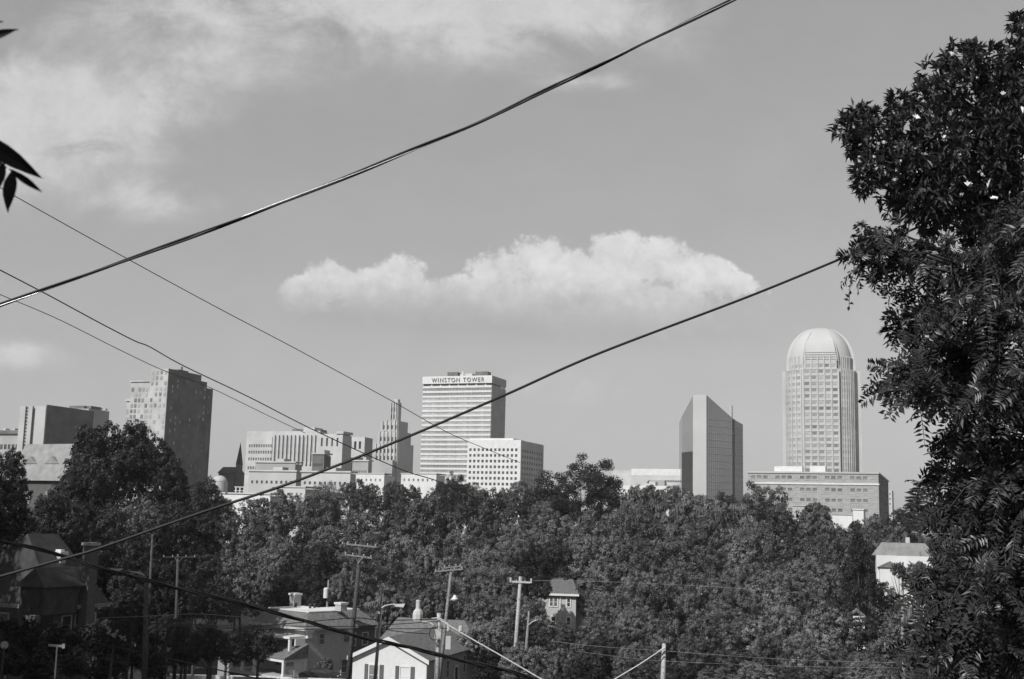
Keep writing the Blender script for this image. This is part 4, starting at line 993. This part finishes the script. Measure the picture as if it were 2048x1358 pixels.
# individually recognisable trees
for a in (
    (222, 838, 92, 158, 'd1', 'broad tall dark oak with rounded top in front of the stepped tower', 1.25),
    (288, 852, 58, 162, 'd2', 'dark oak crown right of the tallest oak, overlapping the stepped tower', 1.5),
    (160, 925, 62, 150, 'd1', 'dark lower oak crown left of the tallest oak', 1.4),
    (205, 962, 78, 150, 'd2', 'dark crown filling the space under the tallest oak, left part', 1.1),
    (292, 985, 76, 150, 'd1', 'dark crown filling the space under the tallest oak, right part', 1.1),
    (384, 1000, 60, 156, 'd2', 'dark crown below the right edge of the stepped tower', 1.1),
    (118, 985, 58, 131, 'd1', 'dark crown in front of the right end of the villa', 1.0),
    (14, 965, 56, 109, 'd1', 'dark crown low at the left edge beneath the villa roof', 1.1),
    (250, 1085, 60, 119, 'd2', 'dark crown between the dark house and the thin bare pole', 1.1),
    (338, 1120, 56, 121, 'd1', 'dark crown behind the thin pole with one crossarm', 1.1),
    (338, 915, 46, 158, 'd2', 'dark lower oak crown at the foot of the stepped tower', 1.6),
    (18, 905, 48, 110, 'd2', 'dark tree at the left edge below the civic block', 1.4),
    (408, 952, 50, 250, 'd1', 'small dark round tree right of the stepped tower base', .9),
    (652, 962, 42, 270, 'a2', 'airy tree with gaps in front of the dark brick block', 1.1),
    (905, 945, 34, 300, 'a1', 'thin dark tree poking up at the foot of the lettered tower', 1.3),
    (1062, 1242, 26, 168, 'r2', 'small tree hiding the left foot of the cottage', .8),
    (1132, 1252, 38, 164, 'r5', 'small tree hiding the ground floor of the cottage', .7),
    (1080, 1150, 24, 177, 'd1', 'dark tree overhanging the left half of the cottage roof', .85),
    (1796, 1124, 15, 184, 'd3', 'small dusky tree against the hillside house wall', .85),
    (1196, 1186, 32, 170, 'r3', 'tree crowding the right wall of the cottage', 1.1),
    (1836, 1122, 32, 185, 'r1', 'small tree hiding the lower wall of the hillside house', .8),
    (1162, 912, 92, 262, 'a1', 'big airy dark oak standing above the treeline right of the white grid block', .8),
    (1205, 948, 52, 265, 'a1', 'drooping right limb crown beside the big airy oak', 1.2),
    (1100, 960, 52, 266, 'd1', 'dark round tree under the left side of the big airy oak', 1.0),
    (1290, 985, 66, 240, 'f1', 'pale feathery tree below the low white hall', 1.2),
    (1195, 1018, 68, 226, 'f2', 'pale feathery tree below the big airy oak', 1.2),
    (1370, 992, 62, 236, 'f1', 'pale feathery tree at the foot of the glass tower', 1.2),
    (1445, 1000, 70, 232, 'f2', 'pale feathery tree right of the glass tower foot', 1.25),
    (1522, 966, 62, 290, 'r3', 'broad mid-grey tree in front of the brick block, left end', .85),
    (1632, 1004, 36, 300, 'r1', 'small round tree in front of the brick block, centre', .9),
    (1716, 1062, 52, 150, 'c1', 'dense dark conifer left of the hillside house', 1.25),
    (1840, 990, 34, 200, 'd1', 'dark tree between the brick block and the compound-leaf tree', 1.5),
    (1798, 1022, 42, 260, 'd2', 'low dark tree right of the brick block end', 1.0),
    (775, 1170, 48, 170, 'f2', 'small pale bushy tree behind the cobra-head lamp', .75),
    (520, 1248, 44, 128, 'bd', 'dark bushy tree left of the brick house porch', 1.0),
    (455, 1262, 40, 124, 'bd', 'dark bush behind the bright kerb, next to the roadside cabinet', 1.0),
    (650, 1315, 20, 143, 'b1', 'small shrub in front of the brick house porch', .8)):
    tree(*a[:6], ratio=a[6], name='conifer' if a[4] == 'c1' else ('shrub' if a[4][0] == 'b' else 'broadleaf_tree'), cat='shrub' if a[4][0] == 'b' else 'tree')
LAND = [(-20, 'the left picture edge'), (25, 'the civic block'), (65, 'the pale face of the dark office block'), (105, 'the dark face of the office block'), (150, 'the right end of the villa'), (200, 'the left side of the tallest oak'), (245, 'the right side of the tallest oak'),
 (300, 'the lit face of the stepped tower'), (345, 'the corner of the stepped tower'), (390, 'the right edge of the stepped tower'), (437, 'the small pale dome'), (478, 'the church spire'), (525, 'the left end of the long slab'), (580, 'the middle of the long slab'), (635, 'the dark brick block'), (690, 'the pierced blocks'),
 (740, 'the dark brick annex'), (795, 'the art deco tower'), (848, 'the left edge of the lettered tower'), (900, 'the middle of the lettered tower'), (950, 'the left end of the white grid block'), (1000, 'the middle of the white grid block'), (1050, 'the grey side of the grid block'), (1105, 'the left side of the airy oak'),
 (1160, 'the middle of the airy oak'), (1215, 'the right side of the airy oak'), (1270, 'the left end of the low white hall'), (1325, 'the right end of the low white hall'), (1385, 'the bright strip of the glass tower'), (1437, 'the dark face of the glass tower'), (1490, 'the gap right of the glass tower'),
 (1540, 'the left end of the brick block'), (1590, 'the left edge of the domed tower'), (1640, 'the middle of the domed tower'), (1692, 'the right edge of the domed tower'), (1742, 'the right end of the brick block'), (1790, 'the sky right of the brick block'), (1840, 'the left boughs of the compound-leaf tree')]
# the wooded valley between: rows of crowns
def row(xs, top, hw, Y, kinds, label, group, jt=10, ratio=1.1):
    q = random.Random(int(len(xs)*7+Y))
    used = set()
    for i, x in enumerate(xs):
        t = top(x) if callable(top) else top
        lm = min((l for l in LAND if l[1] not in used), key=lambda l: abs(l[0]-x)); used.add(lm[1])
        tree(x+q.uniform(-12, 12), t+q.uniform(-jt, jt)*1.5, hw*q.uniform(.75, 1.35), Y+q.uniform(-9, 9), q.choice(kinds), label+' '+lm[1], group, ratio=ratio*q.uniform(.85, 1.15))
rk = ['r1', 'r2', 'r3', 'r4', 'r5', 'r6', 'd1', 'd3', 'g1', 'g2']
G1 = 'trees of the far treeline'
row(range(700, 1060, 44), lambda x: 972-(x-700)*.03, 30, 330, rk, 'treeline tree directly under', G1, 8, .95)
row(range(1265, 1500, 46), lambda x: 978, 32, 310, rk, 'treeline tree directly under', G1, 8, .9)
row(range(1590, 1800, 42), lambda x: 1040, 32, 280, rk+['d1'], 'treeline tree directly under', G1, 7, .95)
G2 = 'trees of the upper wooded slope'
row(range(440, 1100, 72), lambda x: 1008-(x-440)*.03, 50, 255, rk, 'crown in the highest slope row, below', G2, 16)
row(range(1120, 1640, 74), lambda x: 1035, 50, 225, rk+['f1'], 'crown in the highest slope row, below', G2, 17)
row(range(1640, 1860, 54), lambda x: 1060, 44, 215, rk+['d1'], 'crown in the highest slope row, below', G2, 10)
row(range(440, 1120, 76), lambda x: 1052, 50, 220, rk, 'crown in the second slope row, below', G2, 12)
row(range(1120, 1700, 78), lambda x: 1082, 52, 195, rk+['f2'], 'crown in the second slope row, below', G2, 12)
G3 = 'trees of the lower wooded slope'
row(range(420, 1060, 70), lambda x: 1096, 48, 196, rk+['d1'], 'crown in the third slope row, below', G3, 12)
row(list(range(430, 640, 50))+[700, 830, 860, 910, 960, 1000], lambda x: 1140, 40, 183, rk+['d1'], 'crown just behind the near houses, under', G3, 8)
row([1210, 1275, 1350, 1425, 1500, 1570, 1640], lambda x: 1128, 50, 176, rk, 'crown in the third slope row, below', G3, 12)
row(range(870, 1070, 48), lambda x: 1182, 40, 160, rk, 'low crown left of the T-shaped pole, below', G3, 10)
row([1235, 1300, 1380, 1460, 1530, 1610, 1690, 1770], lambda x: 1172, 48, 152, rk, 'crown in the fourth slope row, below', G3, 10)
row([950, 1000, 1050, 1098], lambda x: 1240, 42, 142, rk, 'crown near the T pole foot, under', G3, 8)
G4 = 'trees along the lower right edge'
row([1190, 1260, 1335, 1410, 1490, 1560, 1640, 1720, 1800], lambda x: 1222, 46, 130, rk, 'crown in the fifth slope row, under', G4, 12)
row([985, 1050, 1120, 1190, 1262, 1390, 1460, 1540, 1610, 1690, 1770], lambda x: 1282, 46, 112, rk+['a2'], 'crown in the lowest full row, under', G4, 12)
row([1290, 1370, 1440, 1510, 1580, 1660, 1740], lambda x: 1330, 46, 92, rk, 'crown cut by the bottom edge, under', G4, 8)
G5 = 'dark trees at left'
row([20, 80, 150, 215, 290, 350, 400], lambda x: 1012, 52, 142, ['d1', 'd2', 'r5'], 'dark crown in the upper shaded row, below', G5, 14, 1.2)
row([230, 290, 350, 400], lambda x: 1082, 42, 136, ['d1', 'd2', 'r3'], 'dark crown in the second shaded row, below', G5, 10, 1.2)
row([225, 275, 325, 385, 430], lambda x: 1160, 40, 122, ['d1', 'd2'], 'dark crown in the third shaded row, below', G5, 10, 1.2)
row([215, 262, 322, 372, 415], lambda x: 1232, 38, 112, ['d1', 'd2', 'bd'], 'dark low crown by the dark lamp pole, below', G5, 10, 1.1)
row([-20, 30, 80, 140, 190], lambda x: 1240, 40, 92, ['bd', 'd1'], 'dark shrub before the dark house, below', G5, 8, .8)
row([0, 70, 150, 230, 300], lambda x: 1300, 36, 76, ['bd', 'd2'], 'dark shrub at the very bottom, below', G5, 8, .8)
# blossoms on a shrub in the shade
r = empty('flowering_shrub', at(225, 1262, 78), 0, 'dark shrub with a diagonal cluster of pale blossoms at lower left', 'shrub')
r.location.z = ground(r.location.x, 78)
c = bpy.data.objects.new('foliage', PR['bd']); link(c); c.parent = r; q = at(228, 1285, 79)-r.location; c.location = q; c.scale = (1.3, 1.1, 1.5)
MB().tube([(0, 0, -.2), (.1, .1, q.z)], [.12, .05], 7).build('stem', M['bark'], r)
bl = None
for i, (x, y) in enumerate(((208, 1242), (210, 1250), (204, 1246), (215, 1256), (219, 1262), (216, 1266), (224, 1270), (230, 1268), (234, 1262), (228, 1273), (243, 1276), (248, 1274), (250, 1280), (240, 1272))):
    pos = at(x, y, 76.6)-r.location
    if bl is None:
        V = cards(rng.normal(size=(20, 3))*.05, unit(20), .07, .06); bl = npmesh('blossom', V, 4, M['mid'], r); o = bl
    else: o = bl.copy(); link(o)
    o.location = pos; o.scale = (1, 1, 1) if i < 10 else (.8, .8, .8)

# unseen trees added outside the frame to cast shade on the lower left
V = []
for (x, y, rr_, h) in ((-36, 22, 8, 27), (-44, 34, 9, 31), (-29, 10, 7, 23), (-50, 46, 9, 31), (-60, 60, 9, 29), (-24, 2, 6, 20), (-50, 20, 9, 32), (-38, 42, 7, 26), (-72, 75, 8, 28), (-42, 61, 7, 28), (-52, 72, 8, 31), (-47, 83, 5, 30), (-62, 85, 9, 33), (-73, 97, 9, 33), (-58, 100, 6, 30)):
    me = PR['d1']; n = len(me.polygons); co = np.empty(n*12, np.float32); me.vertices.foreach_get('co', co)
    co = co.reshape(n, 4, 3)*np.array([rr_, rr_, h*.42])+np.array([x, y, ground(x, y)+h*.6]); V.append(co)
o = npmesh('added_shade_trees', np.concatenate(V), 4, M['leafdark']); tag(o, 'unseen trees added beyond the left edge to shade the lower left corner', 'added_shade_trees', None, 'stuff')

# ------------------------------------------------------------------ near tree at the right: magnolia above, compound-leaf tree below
def clumpP(px, py, r, Y): p = at(px, py, Y); return np.array(p), r*Y/FPX
mag = [(1690, 252, 26), (1722, 222, 22), (1745, 268, 46), (1792, 208, 26), (1768, 325, 52), (1822, 262, 48), (1870, 300, 75), (1858, 200, 42), (1880, 148, 40), (1925, 118, 40), (1965, 112, 34), (1925, 200, 70), (1990, 190, 70), (2045, 190, 70),
       (1728, 360, 30), (1790, 385, 44), (1850, 372, 70), (1945, 310, 90), (2030, 300, 90), (1838, 428, 32), (1905, 420, 70), (1990, 420, 90), (2060, 420, 80), (2036, 90, 34), (2040, 50, 22), (2060, 130, 60), (1705, 290, 22), (1812, 340, 60), (2000, 250, 80)]
mr_ = empty('magnolia_tree', (at(2230, 1100, 16.5).x, 16.5, ground(0, 16.5)), 0, 'glossy-leaved magnolia with white blossoms filling the upper right', 'tree')
def leaves_mesh(c, axis, ln, wd, fold=.25, ref=None):
    """folded two-triangle leaves: base c, tip along axis"""
    n = len(c); side = np.cross(axis, ref if ref is not None else unit(n)); side /= np.linalg.norm(side, axis=1, keepdims=True)+1e-9
    nn = np.cross(side, axis); ln = np.broadcast_to(ln, (n,))[:, None]; wd = np.broadcast_to(wd, (n,))[:, None]
    tip = c+axis*ln-nn*ln*.12; mid = c+axis*ln*.45
    L1 = mid+side*wd*.5+nn*wd*fold; L2 = mid-side*wd*.5+nn*wd*fold
    a = np.stack([c, L1, tip], 1); b = np.stack([c, tip, L2], 1)
    return np.concatenate([a, b])
V = []; limbs = MB(); hub = Vector(at(2130, 520, 16.6))
for (px, py, rp) in mag:
    for lay in range(2):
        cc, rr_ = clumpP(px+(lay*14), py+lay*10, rp, 15.6+lay*1.3+rng.normal()*.25); nw = int(7+(rp/18)**2*3.0)
        d = unit(nw); ww = cc+d*(rr_*(.35+.65*rng.random(nw)**.6))[:, None]
        for w, dd in zip(ww, d):
            k = rng.integers(7, 11); ax = dd*.6+np.array([0, -.1, .15])+unit(k)*.9; ax /= np.linalg.norm(ax, axis=1, keepdims=True)
            base = w+unit(k)*.025
            V.append(leaves_mesh(base, ax, .11+.06*rng.random(k), .042+.016*rng.random(k), ref=np.broadcast_to(np.array([0, 0, 1.]), (k, 3))+unit(k)*.4))
    cc = Vector(at(px, py, 16.0)); mid = (cc+hub)/2+Vector((0, .3, .15)); limbs.tube([hub, mid, cc], [.07, .035, .012], 6, cap=False)
base = Vector(mr_.location); limbs.tube([base, (base+hub)/2+Vector((.15, 0, 0)), hub], [.24, .18, .1], 10)
V = np.concatenate(V)-np.array(base); npmesh('crown', V, 3, M['magn'], mr_); limbs.build('trunk', M['bark'], mr_, smooth=True, world=True)
fl = None
for i, (x, y) in enumerate(((1747, 316), (1790, 363), (1862, 237), (1768, 288), (1903, 112), (1953, 158), (1942, 232), (1935, 372), (1962, 352), (1988, 400), (1890, 275), (2005, 190), (1830, 238), (1925, 392))):
    pos = Vector(at(x, y, 15.0))-base
    if fl is None:
        k = 9; th = np.arange(k)*2.4; ax = np.stack([np.cos(th)*.8, np.sin(th)*.8, .5+.35*(np.arange(k) % 3)], 1); ax /= np.linalg.norm(ax, axis=1, keepdims=True)
        fl = npmesh('flower', leaves_mesh(np.zeros((k, 3)), ax, np.full(k, .075), .05, .2, ref=np.tile([0, 0, 1.], (k, 1))), 3, M['petal'], mr_); o = fl
    else: o = fl.copy(); link(o)
    o.location = pos; o.rotation_euler = (R(40)*math.sin(i*3), R(35)*math.cos(i*5), i*1.3); s = .55+.45*((i*7) % 5)/4; o.scale = (s, s, s)

ail = [(1735, 485, 32), (1785, 470, 34), (1760, 520, 30), (1825, 510, 56), (1890, 520, 70), (1970, 530, 80), (2045, 540, 80), (1850, 585, 56), (1920, 610, 75), (2010, 620, 90), (1868, 650, 44), (1940, 690, 80), (2030, 700, 80),
       (1768, 752, 36), (1808, 720, 48), (1850, 700, 48), (1815, 775, 40), (1880, 745, 70), (1960, 770, 90), (2040, 790, 80), (1905, 800, 40), (1945, 850, 56), (2030, 870, 80), (1885, 890, 38), (1940, 915, 64), (2020, 950, 80),
       (1868, 958, 34), (1925, 990, 55), (1975, 1010, 80), (2045, 1030, 80), (1905, 1040, 42), (1955, 1090, 70), (2020, 1110, 90), (1918, 1125, 42), (1925, 1180, 80), (2020, 1200, 90), (1860, 1205, 40), (1900, 1260, 72), (1990, 1290, 95), (2050, 1300, 70),
       (1845, 1300, 42), (1870, 1345, 60), (1950, 1360, 90), (2040, 1370, 90), (2050, 460, 60), (1800, 640, 20), (1835, 625, 30)]
ar = empty('compound_leaf_tree', (at(2200, 1100, 13.5).x, 13.5, ground(0, 13.5)), 0, 'tall tree with long feather-like compound leaves filling the right edge', 'tree')
V = []; tw = MB(); trk = [Vector(at(2150, 1500, 13.6)), Vector(at(2120, 1200, 13.6)), Vector(at(2110, 900, 13.5)), Vector(at(2085, 600, 13.4))]
Vd = []
for (px, py, rp) in ail:
    if 690 < py < 900: px += 38
    elif 540 < py < 690: px += 14
    elif py > 900: px += 12
    cc, rr_ = clumpP(px+rp*.4, py-rp*.1, rp, 12.2+rng.normal()*.35)
    nf = int(12+rp*.42)
    for j in range(nf):
        lay = j % 3; st = cc+unit(1)[0]*rr_*.55+np.array([0, lay*.32, 0])
        d = unit(1)[0]*.8+np.array([-.35, -.25, .1]); d /= np.linalg.norm(d)
        L = .34+.3*rng.random() if rp > 35 else .26+.15*rng.random()
        dr = .1+.75*rng.random()**1.3; L = min(L, rr_*1.0+.1)*(.6 if py < 720 and rng.random() < .6 else 1); n = int(8+L*14); t = (np.arange(n)+1)/n
        rach = st+d*(t*L)[:, None]+np.array([0, 0, -1.])*((t**2)*L*dr)[:, None]
        tan = d[None, :]+np.array([0, 0, -1.])*(2*t*dr)[:, None]; tan /= np.linalg.norm(tan, axis=1, keepdims=True)
        up = np.tile([0, 0, 1.], (n, 1))+unit(1)[0]*1.1; side = np.cross(tan, up); side /= np.linalg.norm(side, axis=1, keepdims=True)+1e-9
        nn = np.cross(side, tan); ll = .055+.055*np.sin(t*math.pi*.9)
        for sg in (1, -1):
            ax = side*sg*.85+tan*.45-nn*.15+unit(n)*.32; ax /= np.linalg.norm(ax, axis=1, keepdims=True)
            V.append(leaves_mesh(rach, ax, ll*(.85+.3*rng.random(n)), .029, .12, ref=nn))
        if j % 2 == 0: tw.tube([st, rach[n//2], rach[-1]], [.006, .004, .002], 4, cap=False)
    c = Vector(cc); tr = min(trk, key=lambda q: (q-c).length)
    tw.tube([tr, (tr+c)/2+Vector((0, .15, .1)), c], [.045, .025, .01], 6, cap=False)
tw.tube([Vector(ar.location)]+trk, [.2, .16, .13, .1, .06], 10)
base = Vector(ar.location); npmesh('crown', np.concatenate(V)-np.array(base), 3, M['ail'], ar); tw.build('trunk', M['bark'], ar, smooth=True, world=True)
# inner and farther boughs of the same tree
me = PR['d2']; n = len(me.polygons); co = np.empty(n*12, np.float32); me.vertices.foreach_get('co', co); co = co.reshape(n, 4, 3)
V = []
for (px, py, rp, Y) in ((2005, 620, 80, 14.3), (2040, 480, 80, 14.3), (2020, 800, 80, 14.3), (2005, 1000, 85, 14.3), (2000, 1180, 105, 14.3), (1960, 1330, 100, 14.3), (2060, 1330, 90, 14.3), (2060, 1000, 80, 14.3), (1945, 560, 56, 14.3), (1945, 745, 46, 14.3)):
    cc, rr_ = clumpP(px, py, rp, Y); V.append(co*np.array([rr_, rr_*.8, rr_*1.15])+cc-np.array(base))
npmesh('inner_foliage', np.concatenate(V), 4, M['leafdark'], ar)
# vine strand hanging from the canopy
p0 = at(1708, 520, 12.3); r = empty('hanging_vine', p0, 0, 'thin vine strand of small leaves dangling from the canopy beside the black wire', 'vine')
Pv = [at(1708, 515, 12.3), at(1707, 545, 12.3), at(1700, 575, 12.3), at(1698, 618, 12.3)]
MB().tube(catmull(Pv, 4), .004, 5).build('stem', M['bark'], r, world=True)
k = 26; cc = np.array([np.array(catmull(Pv, 9)[int(i*26/k)]) for i in range(k)])-np.array(p0); ax = unit(k); V = leaves_mesh(cc, ax, .05+.02*rng.random(k), .035)
npmesh('leaf', V, 3, M['ail'], r)['kind'] = 'stuff'
# drooping leaf sprays close to the camera, on a tree beyond the left edge
tx = Vector((-2.6, 1.9, ground(0, 1.9))); r = empty('overhanging_tree', tx, 0, 'near dark tree whose pointed leaves hang in at the left edge', 'tree')
MB().tube([tx, tx+Vector((.1, .1, 2)), tx+Vector((0, 0, 3.6))], [.16, .13, .07], 10).build('trunk', M['bark'], r, world=True)
c = bpy.data.objects.new('crown', PR['d2']); link(c); c.parent = r; c.location = (-.9, -.9, 3.7); c.scale = (2.0, 2.0, 1.7)
Yl = 1.75
tw = MB(); b0 = tx+Vector((0, 0, 2.9)); q = at(-30, 300, Yl); tw.tube([b0, (b0+q)/2+Vector((0, 0, .1)), q, at(12, 336, Yl)], [.02, .01, .004, .002], 6); q2 = at(-60, 60, Yl)
tw.tube([b0, (b0+q2)/2, q2, at(-20, 76, Yl)], [.015, .008, .003, .002], 6); tw.build('twig', M['siltleaf'], r, world=True)
def bigleaf(p0, p1, w, dz=0):
    a, b = at(*p0, Yl), at(*p1, Yl+dz); d = b-a; L = d.length; d.normalize(); s = d.cross(Vector((0, 1, 0))).normalized(); n = d.cross(s); k = Yl/FPX
    prof = [(0, .04), (.12, .5), (.3, .92), (.45, 1), (.62, .86), (.8, .5), (.92, .2), (1, .0)]
    mb = MB(); V = []
    for t, ww in prof:
        c = a+d*L*t+n*.004*math.sin(t*3); V += [c+s*(w*k/2*ww)+n*.003, c, c-s*(w*k/2*ww)+n*.003]
    mb.v = [tuple(v) for v in V]
    for i in range(len(prof)-1): o_ = i*3; mb.f += [(o_, o_+1, o_+4, o_+3), (o_+1, o_+2, o_+5, o_+4)]
    mb.build('leaf', M['siltleaf'], r, world=True)
bigleaf((-60, 262), (86, 358), 38, .05); bigleaf((16, 336), (84, 384), 15, .05); bigleaf((28, 340), (17, 426), 29); bigleaf((10, 326), (-14, 396), 30); bigleaf((-34, 84), (38, 60), 20); bigleaf((-34, 60), (8, 44), 12)

# ------------------------------------------------------------------ sky, clouds, sun, haze
SUN_EL = R(38); sd = Vector((-.63, -.78, 0)).normalized()*math.cos(SUN_EL); sd.z = math.sin(SUN_EL)
w = bpy.data.worlds.new('World'); SC.world = w; w.use_nodes = True; nt = w.node_tree; N = nt.nodes; LK = nt.links
bg = N['Background']; bg.inputs[1].default_value = SKYS
sky = N.new('ShaderNodeTexSky'); sky.sky_type = 'NISHITA'; sky.sun_disc = False; sky.sun_elevation = SUN_EL
sky.sun_rotation = math.atan2(sd.x, sd.y); sky.altitude = 250; sky.air_density = 1.0; sky.dust_density = 1.5; sky.ozone_density = 1
def mth(op, a, b=None, c=None, clamp=False):
    n = N.new('ShaderNodeMath'); n.operation = op; n.use_clamp = clamp
    for i, v in enumerate((a, b, c)):
        if v is None: continue
        if isinstance(v, (int, float)): n.inputs[i].default_value = v
        else: LK.new(v, n.inputs[i])
    return n.outputs[0]
def sstep(x, a, b):
    n = N.new('ShaderNodeMapRange'); n.interpolation_type = 'SMOOTHSTEP'; LK.new(x, n.inputs[0])
    n.inputs[1].default_value = a; n.inputs[2].default_value = b; return n.outputs[0]
sp = N.new('ShaderNodeSeparateColor'); LK.new(sky.outputs[0], sp.inputs[0])
g = mth('ADD', mth('MULTIPLY', sp.outputs[0], .35), mth('ADD', mth('MULTIPLY', sp.outputs[1], .35), mth('MULTIPLY', sp.outputs[2], .3)))
g = mth('MULTIPLY', mth('POWER', g, .45), SKYK)
tc = N.new('ShaderNodeTexCoord'); sx = N.new('ShaderNodeSeparateXYZ'); LK.new(tc.outputs['Generated'], sx.inputs[0])
X, Y_, Z_ = sx.outputs
yy = mth('MAXIMUM', Y_, .05); u = mth('DIVIDE', X, yy); v = mth('DIVIDE', Z_, yy)
cb = N.new('ShaderNodeCombineXYZ'); LK.new(u, cb.inputs[0]); LK.new(v, cb.inputs[1])
def noise(scale, det=5, rough=.55, sy=1., off=0., dist=0.):
    mp_ = N.new('ShaderNodeMapping'); mp_.inputs['Scale'].default_value = (1, sy, 1); mp_.inputs['Location'].default_value = (off, off*.7, off)
    LK.new(cb.outputs[0], mp_.inputs[0]); n = N.new('ShaderNodeTexNoise'); n.inputs['Scale'].default_value = scale; n.inputs['Detail'].default_value = det
    n.inputs['Roughness'].default_value = rough; n.inputs['Distortion'].default_value = dist; LK.new(mp_.outputs[0], n.inputs['Vector']); return mth('SUBTRACT', n.outputs[0], .5)
def uvp(px, py): p = at(px, py, 1.0); return p.x, p.z
def blob(px, py, rx, ry):
    cu_, cv_ = uvp(px, py); k = 1/FPX*1.02
    du = mth('MULTIPLY', mth('SUBTRACT', u, cu_), 1/(rx*k)); dv = mth('MULTIPLY', mth('SUBTRACT', v, cv_), 1/(ry*k))
    return mth('SUBTRACT', 1.0, mth('ADD', mth('MULTIPLY', du, du), mth('MULTIPLY', dv, dv)))
def mx(L, k=.25):
    a = L[0]
    for b in L[1:]: a = mth('SMOOTH_MAX', a, b, k)
    return a
n1 = noise(26, 8, .62); n2 = noise(75, 6, .65, off=3.1); n3 = noise(10, 9, .64, sy=1.7, off=7.3, dist=.4)
cum = mx([blob(600, 590, 50, 42), blob(660, 562, 58, 48), blob(725, 575, 60, 40), blob(800, 556, 62, 48), blob(885, 588, 52, 40), blob(1000, 548, 64, 54), blob(1080, 526, 74, 54), blob(1150, 540, 60, 48), blob(1240, 516, 80, 54), blob(1320, 528, 76, 54), blob(1400, 548, 68, 44), blob(1460, 570, 50, 28), blob(1020, 600, 410, 50), blob(1180, 605, 290, 70), blob(800, 610, 150, 40)], .18)
cumf = mth('ADD', cum, mth('ADD', mth('MULTIPLY', n1, 3.0), mth('MULTIPLY', n2, 1.6)))
body = sstep(cumf, -.22, .42)
_, v0 = uvp(1020, 655); _, v1 = uvp(1020, 540)
lowfade = sstep(mth('ADD', v, mth('MULTIPLY', n1, .03)), v0, v1)
cmask = mth('MULTIPLY', body, mth('ADD', .12, mth('MULTIPLY', lowfade, .85)))
clum = mth('ADD', .56, mth('ADD', mth('MULTIPLY', lowfade, .14), mth('ADD', mth('MULTIPLY', n1, .5), mth('MULTIPLY', n2, .3))))
def soften(b_): return mth('POWER', 2.718, mth('MULTIPLY', mth('SUBTRACT', 1.0, b_), -.9))
soft = None
for bb_, am in (((60, 300, 215, 85), 1.0), ((215, 215, 195, 62), .85), ((120, 60, 200, 50), .15), ((310, 400, 110, 38), .8), ((40, 150, 110, 60), .6), ((1050, 40, 275, 85), .95), ((850, 0, 360, 50), .65), ((1200, 165, 90, 22), .5), ((50, 712, 80, 26), .9), ((1120, 780, 200, 40), .35), ((380, 20, 260, 50), .55), ((420, 120, 240, 60), .45), ((700, 60, 200, 60), .35)):
    e_ = mth('MULTIPLY', soften(blob(*bb_)), am); soft = e_ if soft is None else mth('ADD', soft, e_)
smask = mth('MULTIPLY', sstep(mth('ADD', mth('MULTIPLY', soft, 1.15), mth('MULTIPLY', mth('MULTIPLY', mth('ADD', mth('MULTIPLY', n3, 3.2), mth('MULTIPLY', n1, .8)), 1.0), mth('MINIMUM', mth('ADD', soft, .15), 1.0))), .05, 1.15), .95)
veil = mth('MULTIPLY', n3, .16)
shade = None
for bb_, am in (((1150, 668, 330, 26), 1.), ((780, 632, 200, 20), .7), ((250, 140, 120, 40), .8)):
    e_ = mth('MULTIPLY', soften(blob(*bb_)), am); shade = e_ if shade is None else mth('ADD', shade, e_)
shm = mth('MULTIPLY', shade, .035)
base = mth('SUBTRACT', mth('MULTIPLY', g, mth('ADD', 1.0, veil)), mth('MULTIPLY', shm, 1/SKYS))
front = sstep(Y_, .02, .12)
def mixf(a, b, f):
    n = N.new('ShaderNodeMix'); LK.new(f, n.inputs[0])
    for i, q_ in ((2, a), (3, b)):
        if isinstance(q_, float): n.inputs[i].default_value = q_
        else: LK.new(q_, n.inputs[i])
    return n.outputs[0]
c1 = mixf(base, mth('MULTIPLY', mth('ADD', .62, mth('ADD', mth('MULTIPLY', n1, .25), mth('MULTIPLY', n2, .15))), 1/SKYS), mth('MULTIPLY', smask, front))
c2 = mixf(c1, mth('MULTIPLY', clum, 1/SKYS), mth('MULTIPLY', cmask, front))
LK.new(c2, bg.inputs[0])
sl_ = bpy.data.lights.new('sun', 'SUN'); sl_.energy = 5.0; sl_.angle = R(.5); sl_.color = (1, .995, .985)
so = bpy.data.objects.new('sun', sl_); link(so); so.rotation_euler = sd.to_track_quat('Z', 'Y').to_euler()
hz = MB().box(-3100, 3100, -260, 3300, -30, 190).build('haze', M['rubber']); hz.data.materials.clear()
hm = bpy.data.materials.new('haze_air'); hm.use_nodes = True; nn_ = hm.node_tree.nodes; nn_.remove(nn_['Principled BSDF'])
pv = nn_.new('ShaderNodeVolumePrincipled'); pv.inputs['Color'].default_value = (.85, .85, .85, 1); pv.inputs['Density'].default_value = HAZE
hm.node_tree.links.new(pv.outputs[0], nn_['Material Output'].inputs['Volume']); hz.data.materials.append(hm); hz['kind'] = 'stuff'
SC.view_settings.view_transform = 'Standard'; SC.view_settings.look = 'None'; SC.view_settings.exposure = EXPO; SC.view_settings.gamma = 1
SC.cycles.max_bounces = 6; SC.cycles.transparent_max_bounces = 8; SC.cycles.volume_bounces = 0
